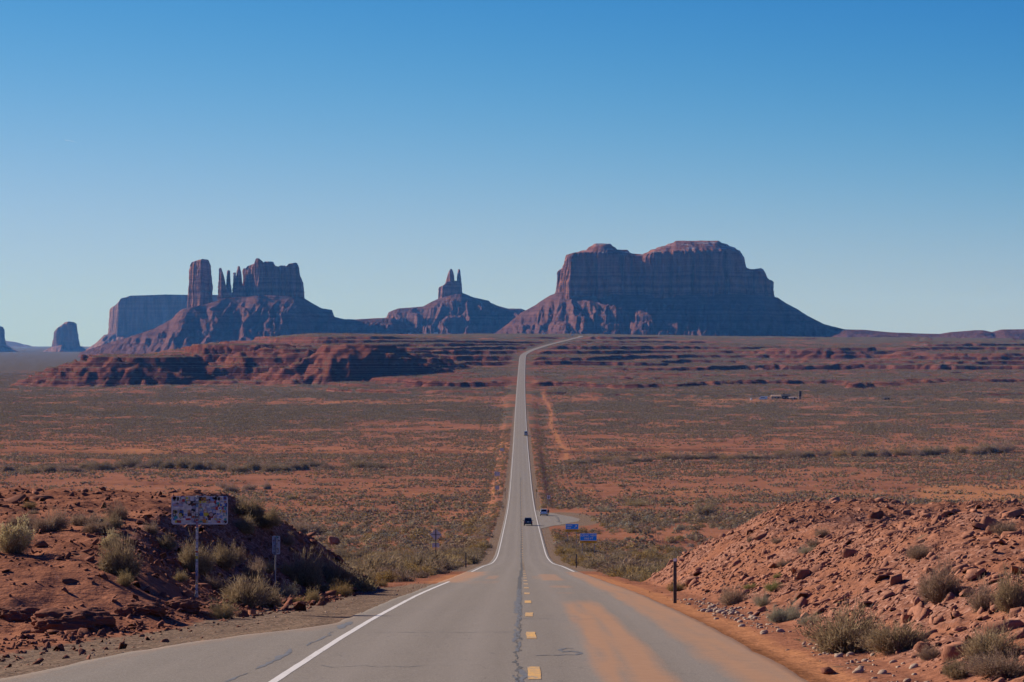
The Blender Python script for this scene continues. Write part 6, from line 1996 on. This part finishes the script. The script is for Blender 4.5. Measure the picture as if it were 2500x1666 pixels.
# ---------------------------------------------------------------- the person by the parked car
def person():
    D = 616.6
    X = px(1338.8, D)
    zg = float(ROAD_Z(D)) - 0.02
    J = {'pel': (0, 0, 0.95), 'wst': (0, 0, 1.10), 'chs': (0, -0.01, 1.32), 'nck': (0, 0, 1.47), 'hd1': (0, -0.01, 1.55), 'hd2': (0, -0.01, 1.66), 'hd3': (0, 0.0, 1.74),
         'shl': (-0.19, 0, 1.40), 'ell': (-0.25, 0.02, 1.13), 'wrl': (-0.22, -0.10, 0.90), 'hnl': (-0.21, -0.13, 0.82),
         'shr': (0.19, 0, 1.40), 'elr': (0.26, 0.03, 1.14), 'wrr': (0.24, -0.08, 0.90), 'hnr': (0.235, -0.11, 0.82),
         'hpl': (-0.10, 0, 0.90), 'knl': (-0.11, -0.02, 0.49), 'anl': (-0.12, 0.02, 0.09), 'tol': (-0.13, -0.13, 0.03),
         'hpr': (0.10, 0, 0.90), 'knr': (0.12, 0.01, 0.49), 'anr': (0.13, 0.05, 0.09), 'tor': (0.15, -0.10, 0.03)}
    E = [('pel', 'wst'), ('wst', 'chs'), ('chs', 'nck'), ('nck', 'hd1'), ('hd1', 'hd2'), ('hd2', 'hd3'), ('chs', 'shl'), ('shl', 'ell'), ('ell', 'wrl'), ('wrl', 'hnl'), ('chs', 'shr'), ('shr', 'elr'), ('elr', 'wrr'), ('wrr', 'hnr'),
         ('pel', 'hpl'), ('hpl', 'knl'), ('knl', 'anl'), ('anl', 'tol'), ('pel', 'hpr'), ('hpr', 'knr'), ('knr', 'anr'), ('anr', 'tor')]
    rad = {'pel': .15, 'wst': .14, 'chs': .16, 'nck': .06, 'hd1': .075, 'hd2': .10, 'hd3': .07, 'sh': .085, 'el': .055, 'wr': .04, 'hn': .035, 'hp': .10, 'kn': .065, 'an': .045, 'to': .04}
    ks = list(J)
    me = bpy.data.meshes.new('person')
    me.from_pydata([J[k] for k in ks], [(ks.index(a), ks.index(b)) for a, b in E], [])
    tmp = bpy.data.objects.new('person', me)
    COL.objects.link(tmp)
    md = tmp.modifiers.new('skin', 'SKIN')
    sv = me.skin_vertices[0].data
    for i, k in enumerate(ks):
        r_ = rad.get(k, rad.get(k[:2], 0.05))
        sv[i].radius = (r_, r_ * 0.85)
    sv[0].use_root = True
    sb = tmp.modifiers.new('round', 'SUBSURF'); sb.levels = 1; sb.render_levels = 1
    bpy.context.view_layer.update()
    out = bpy.data.meshes.new_from_object(tmp.evaluated_get(bpy.context.evaluated_depsgraph_get()))
    bpy.data.objects.remove(tmp)
    out.name = 'person'
    out.materials.clear()
    for m in (plain('dark_jacket', (0.018, 0.018, 0.022), 0.9, 0.1), plain('dark_trousers', (0.022, 0.024, 0.035), 0.9, 0.1), plain('skin', (0.42, 0.24, 0.17), 0.6, 0.3), plain('dark_shoes', (0.02, 0.018, 0.016), 0.7, 0.2)):
        out.materials.append(m)
    for p in out.polygons:
        z = p.center.z
        p.material_index = 2 if z > 1.49 or (z < 0.88 and abs(p.center.x) > 0.19) else (0 if z > 0.93 else (1 if z > 0.12 else 3))
        p.use_smooth = True
    o = link('person', out, None, None, (X, D, zg), (0, 0, R(160)), 0.96)
    tag(o, 'person in dark clothes standing beside the parked white SUV', 'person')
    hair = MB()
    for k in range(6):
        pass
    bm = bmesh.new(); bmesh.ops.create_uvsphere(bm, u_segments=12, v_segments=8, radius=0.115)
    bmesh.ops.delete(bm, geom=[v for v in bm.verts if v.co.z < -0.03 and v.co.y < 0.03], context='VERTS')
    hm = bpy.data.meshes.new('hair'); bm.to_mesh(hm); bm.free()
    hm.materials.append(plain('dark_hair', (0.02, 0.014, 0.01), 0.7, 0.3))
    link('hair', hm, o, None, (0, 0.015, 1.68))
person()

# ---------------------------------------------------------------- the homestead out on the flat
M['wall_tan'] = plain('tan_boards', (0.30, 0.21, 0.15), 0.9, 0.1, 0.2)
M['wall_dark'] = plain('dark_boards', (0.06, 0.042, 0.038), 0.9, 0.1, 0.2)
M['roof_tan'] = plain('dusty_roof', (0.40, 0.27, 0.19), 0.95, 0.05, 0.15)
M['roof_dark'] = plain('dark_roof', (0.07, 0.052, 0.048), 0.85, 0.15, 0.15)
M['roof_grey'] = plain('pale_metal_roof', (0.38, 0.27, 0.21), 0.6, 0.3, 0.1)
DH = 2010.0
def at_home(pxx):
    X = px(pxx, DH)
    return X, DH, float(ground_z(X, DH)) - 0.15
def house(name, label, pxc, w, dpt, wall_h, roof_h, wm, rm, cat, windows=2, group='buildings of the homestead', chim=False, dy=0, gable_front=False):
    X, Y, Z = at_home(pxc)
    t = empty(name, (X, Y + dy, float(ground_z(X, Y + dy)) - 0.15))
    tag(t, label, cat, group)
    MB().box((0, 0, wall_h / 2), (w, dpt, wall_h)).build('wall', wm, t)
    o = 0.35
    if gable_front:
        g = MB().prism([(-w / 2 - o, wall_h), (0, wall_h + roof_h), (w / 2 + o, wall_h)], -dpt / 2 - o, dpt / 2 + o)
    else:
        g = MB().prism([(-dpt / 2 - o, wall_h), (0, wall_h + roof_h), (dpt / 2 + o, wall_h)], -w / 2 - o, w / 2 + o, 'x')
    rf = g.build('roof', rm, t)
    if chim:
        MB().box((-w * 0.2, 0, wall_h + roof_h), (0.9, 0.9, 1.4)).build('chimney', wm, rf)
    for k in range(windows):
        x = -w / 2 + w * (k + 0.5) / windows
        f = MB().box((x, -dpt / 2 - 0.02, wall_h * 0.55), (0.9, 0.08, 0.9)).build('window', M['sign_white'], t)
        MB().box((x, -dpt / 2 - 0.065, wall_h * 0.55), (0.7, 0.03, 0.7)).build('pane', M['glass'], f)
    MB().box((w * 0.18, -dpt / 2 - 0.02, 0.95), (0.9, 0.07, 1.9)).build('door', M['wall_dark'], t)
    return t
house('cabin', 'long low tan roofed cabin of the homestead', 1897, 8.0, 7.0, 2.1, 1.3, M['wall_dark'], M['roof_tan'], 'house', 3, dy=6)
house('house', 'dark house with a chimney beside the tan roofed cabin', 1918, 7.0, 7.0, 3.0, 1.3, M['wall_dark'], M['roof_dark'], 'house', 2, chim=True)
house('shed', 'small pale roofed shed in front of the dark house', 1934, 6.2, 4.2, 1.5, 0.9, M['wall_tan'], M['roof_grey'], 'shed', 1, dy=-6)
house('shed', 'lone dark shed standing far right of the homestead', 2165, 4.0, 3.0, 1.8, 0.5, M['wall_dark'], M['roof_dark'], 'shed', 1)
X, Y, Z = at_home(1863)
van(X, Y, Z + 0.1, 'white camper parked left of the homestead', M['paint_white'], 7.0, 2.5, 2.9, R(82), None, 'motorhome', 1.3)
def slab_tower():
    X, Y, Z = at_home(1953)
    t = empty('chimney_tower', (X, Y, Z)); tag(t, 'tall dark slab standing alone right of the homestead house', 'tower')
    MB().add([(-1.4, -0.8, 0), (1.0, -0.8, 0), (1.0, 0.8, 0), (-1.4, 0.8, 0), (-1.0, -0.7, 2.6), (0.9, -0.7, 2.6), (0.9, 0.7, 2.6), (-1.0, 0.7, 2.6)], [(0, 3, 2, 1), (4, 5, 6, 7), (0, 1, 5, 4), (1, 2, 6, 5), (2, 3, 7, 6), (3, 0, 4, 7)]).build('base', M['wall_tan'], t, bevel=0.1)
    MB().add([(-0.8, -0.6, 2.6), (1.0, -0.6, 2.6), (1.0, 0.6, 2.6), (-0.8, 0.6, 2.6), (-0.5, -0.6, 7.4), (1.3, -0.6, 7.2), (1.3, 0.6, 7.2), (-0.5, 0.6, 7.4)], [(0, 3, 2, 1), (4, 5, 6, 7), (0, 1, 5, 4), (1, 2, 6, 5), (2, 3, 7, 6), (3, 0, 4, 7)]).build('slab', M['wall_dark'], t, bevel=0.1)
slab_tower()
def tank():
    X, Y, Z = at_home(1834)
    t = empty('water_tank', (X, Y, Z)); tag(t, 'tiny white tank at the left end of the homestead', 'tank')
    MB().tube((0, 0, 0.15), (0, 0, 1.35), 0.75, 16).build('barrel', M['sign_white'], t)
    MB().tube((0, 0, 1.35), (0, 0, 1.55), 0.72, 16, 0.2).build('lid', M['sign_white'], t)
tank()

# a rag caught in the brush, and vapour trails
def rag():
    X, Y, Z = hit(257, 1290)
    s = Y / F
    bm = bmesh.new()
    bmesh.ops.create_icosphere(bm, subdivisions=3, radius=0.5)
    for v in bm.verts:
        n = float(fbm(v.co.x * 2.5, v.co.y * 2.5 + v.co.z * 2, 3, 77))
        v.co *= 1 + 0.5 * n
        v.co.x *= 17 * s * (0.7 + 0.4 * (v.co.z + 0.5)); v.co.y *= 12 * s; v.co.z = v.co.z * 26 * s + 13 * s
    me = bpy.data.meshes.new('rag'); bm.to_mesh(me); bm.free()
    me.materials.append(plain('navy_cloth', (0.012, 0.018, 0.06), 0.8, 0.2))
    tag(link('rag', me, None, None, (X, Y - 0.5, Z)), 'dark navy rag crumpled in front of the olive shrub', 'rag')
rag()
def trail(pts, D, w, label, dens):
    m = bpy.data.materials.new('vapour'); m.use_nodes = True
    nt = m.node_tree; nt.nodes.clear()
    out = nt.nodes.new('ShaderNodeOutputMaterial'); v = nt.nodes.new('ShaderNodeVolumePrincipled')
    v.inputs['Color'].default_value = (1, 1, 1, 1); v.inputs['Density'].default_value = dens
    nt.links.new(v.outputs[0], out.inputs['Volume'])
    q = MB()
    P = [(px(a, D), D, pz(b, D)) for a, b in pts]
    for i in range(len(P) - 1):
        q.tube(P[i], P[i + 1], w * (0.25 + 0.75 * i / len(P)), 8, w * (0.25 + 0.75 * (i + 1) / len(P)))
    o = q.build('vapour_trail', m)
    tag(o, label, 'vapour trail', 'vapour trails in the sky')
    o['kind'] = 'stuff'
trail([(193, 350), (178, 345.5), (158, 342)], 40000, 8, 'short white vapour trail high in the left sky', 0.03)
# ---------------------------------------------------------------- words that single the stones and bushes out
def on_picture(o):
    p = o.matrix_world.translation if o.parent is None else o.matrix_world.translation
    return 1250 + p.x / p.y * F, 833 - p.z / p.y * F
LANDMARK = {
    'cream topped rabbitbrush at': 'the cream topped rabbitbrush', 'dark navy rag': 'the navy rag', 'small brown shrub alone': 'the lone small brown shrub',
    'wide sign back on one pole': 'the sticker covered sign pole', 'narrow upright sign': 'the narrow sticker sign', 'yellow green grass fountain': 'the grass fountain by the gravel',
    'largest rounded sandstone ledge': 'the largest sandstone ledge', 'big olive shrub on a dirt ledge': 'the big olive ledge shrub', 'single block on bare dirt': 'the single block on bare dirt',
    'long brown shrub lying': 'the long shrub on the bank edge', 'pointed stone on the bank edge': 'the pointed stone on the bank edge', 'dark ledge right of': 'the dark ledge by the gravel', 'flat dark slab on the bank top': 'the flat dark slab on top',
    'tall dark marker post': 'the reflector marker post', 'round grey shrub at the foot': 'the round grey shrub at the foot', 'flat yellow green plant': 'the flat yellow green plant',
    'grey feathery shrub': 'the grey feathery shrub', 'biggest shrub of': 'the rust stemmed biggest shrub', 'wide dark shrub leaning': 'the wide dark shrub', 'tall brown shrub halfway': 'the tall brown shrub halfway up', 'longest tilted slab': 'the longest tilted slab',
    'grey shrub in the bottom right': 'the grey corner shrub', 'brown shrub on the slope shoulder': 'the brown shrub below the saddle', 'brown shrub on the near mound': 'the brown crest shrub', 'small brown shrub high': 'the small shrub high up',
    'grey twigs in the middle': 'the grey twigs mid slope', 'thin brown shrub between slabs': 'the thin brown shrub', 'brick shaped slab': 'the brick shaped slab', 'leaning block': 'the leaning block', 'dark slab near the top': 'the dark slab up top', 'dark topped block': 'the dark topped block',
    'dark pointed stone on the verge': 'the dark pointed verge stone', 'pale layered slab': 'the pale layered slab', 'small dark tuft': 'the small dark tuft',
    'blue sign reading SCENIC VIEW 1000': 'the SCENIC VIEW 1000 FT sign', 'smaller blue sign': 'the smaller SCENIC VIEW sign', 'bare back of a diamond': 'the diamond sign back', 'dark marker post right': 'the right crest post', 'dark marker post left': 'the left crest post',
    'dark green shrub left of the road': 'the dark green roadside shrub', 'small marker post right': 'the small right post', 'small marker post left': 'the small left post',
}
bpy.context.view_layer.update()
marks = []
for o in COL.objects:
    lb = o.get('label')
    if lb and o.parent is None:
        for k, ph in LANDMARK.items():
            if lb.startswith(k):
                marks.append((ph, *on_picture(o)))
buckets = {}
for o in COL.objects:
    lb = o.get('label')
    if not lb or o.parent is not None: continue
    if not (o.get('group', '').startswith('low bushes') or o.get('group', '').startswith('stones ')): continue
    x, y = on_picture(o)
    ph, mx, my = min(marks, key=lambda m: (m[1] - x) ** 2 + 2.0 * (m[2] - y) ** 2)
    if abs(x - mx) >= abs(y - my): way = 'right of' if x > mx else 'left of'
    else: way = 'above' if y < my else 'below'
    w = lb.split(' ')
    if o.name.startswith('sagebrush'):
        what = lb.split(' low bush')[0] + ' low bush'
    else:
        what = ' '.join(lb.split(' ')[:lb.split(' ').index('on' if ' on ' in lb and (' at ' not in lb or lb.index(' on ') < lb.index(' at ')) else ('low' if ' low ' in lb else 'at'))])
    buckets.setdefault((what, way, ph), []).append(((x - mx) ** 2 + (y - my) ** 2, o.name))
for (what, way, ph), L in buckets.items():
    L.sort()
    for i, (_, nm) in enumerate(L):
        o = bpy.data.objects[nm]
        if len(L) == 1: o['label'] = '%s %s %s' % (what, way, ph)
        elif i < 31: o['label'] = '%s nearest %s %s %s' % (ORD[i + 1], what, way, ph) if i else 'nearest %s %s %s' % (what, way, ph)
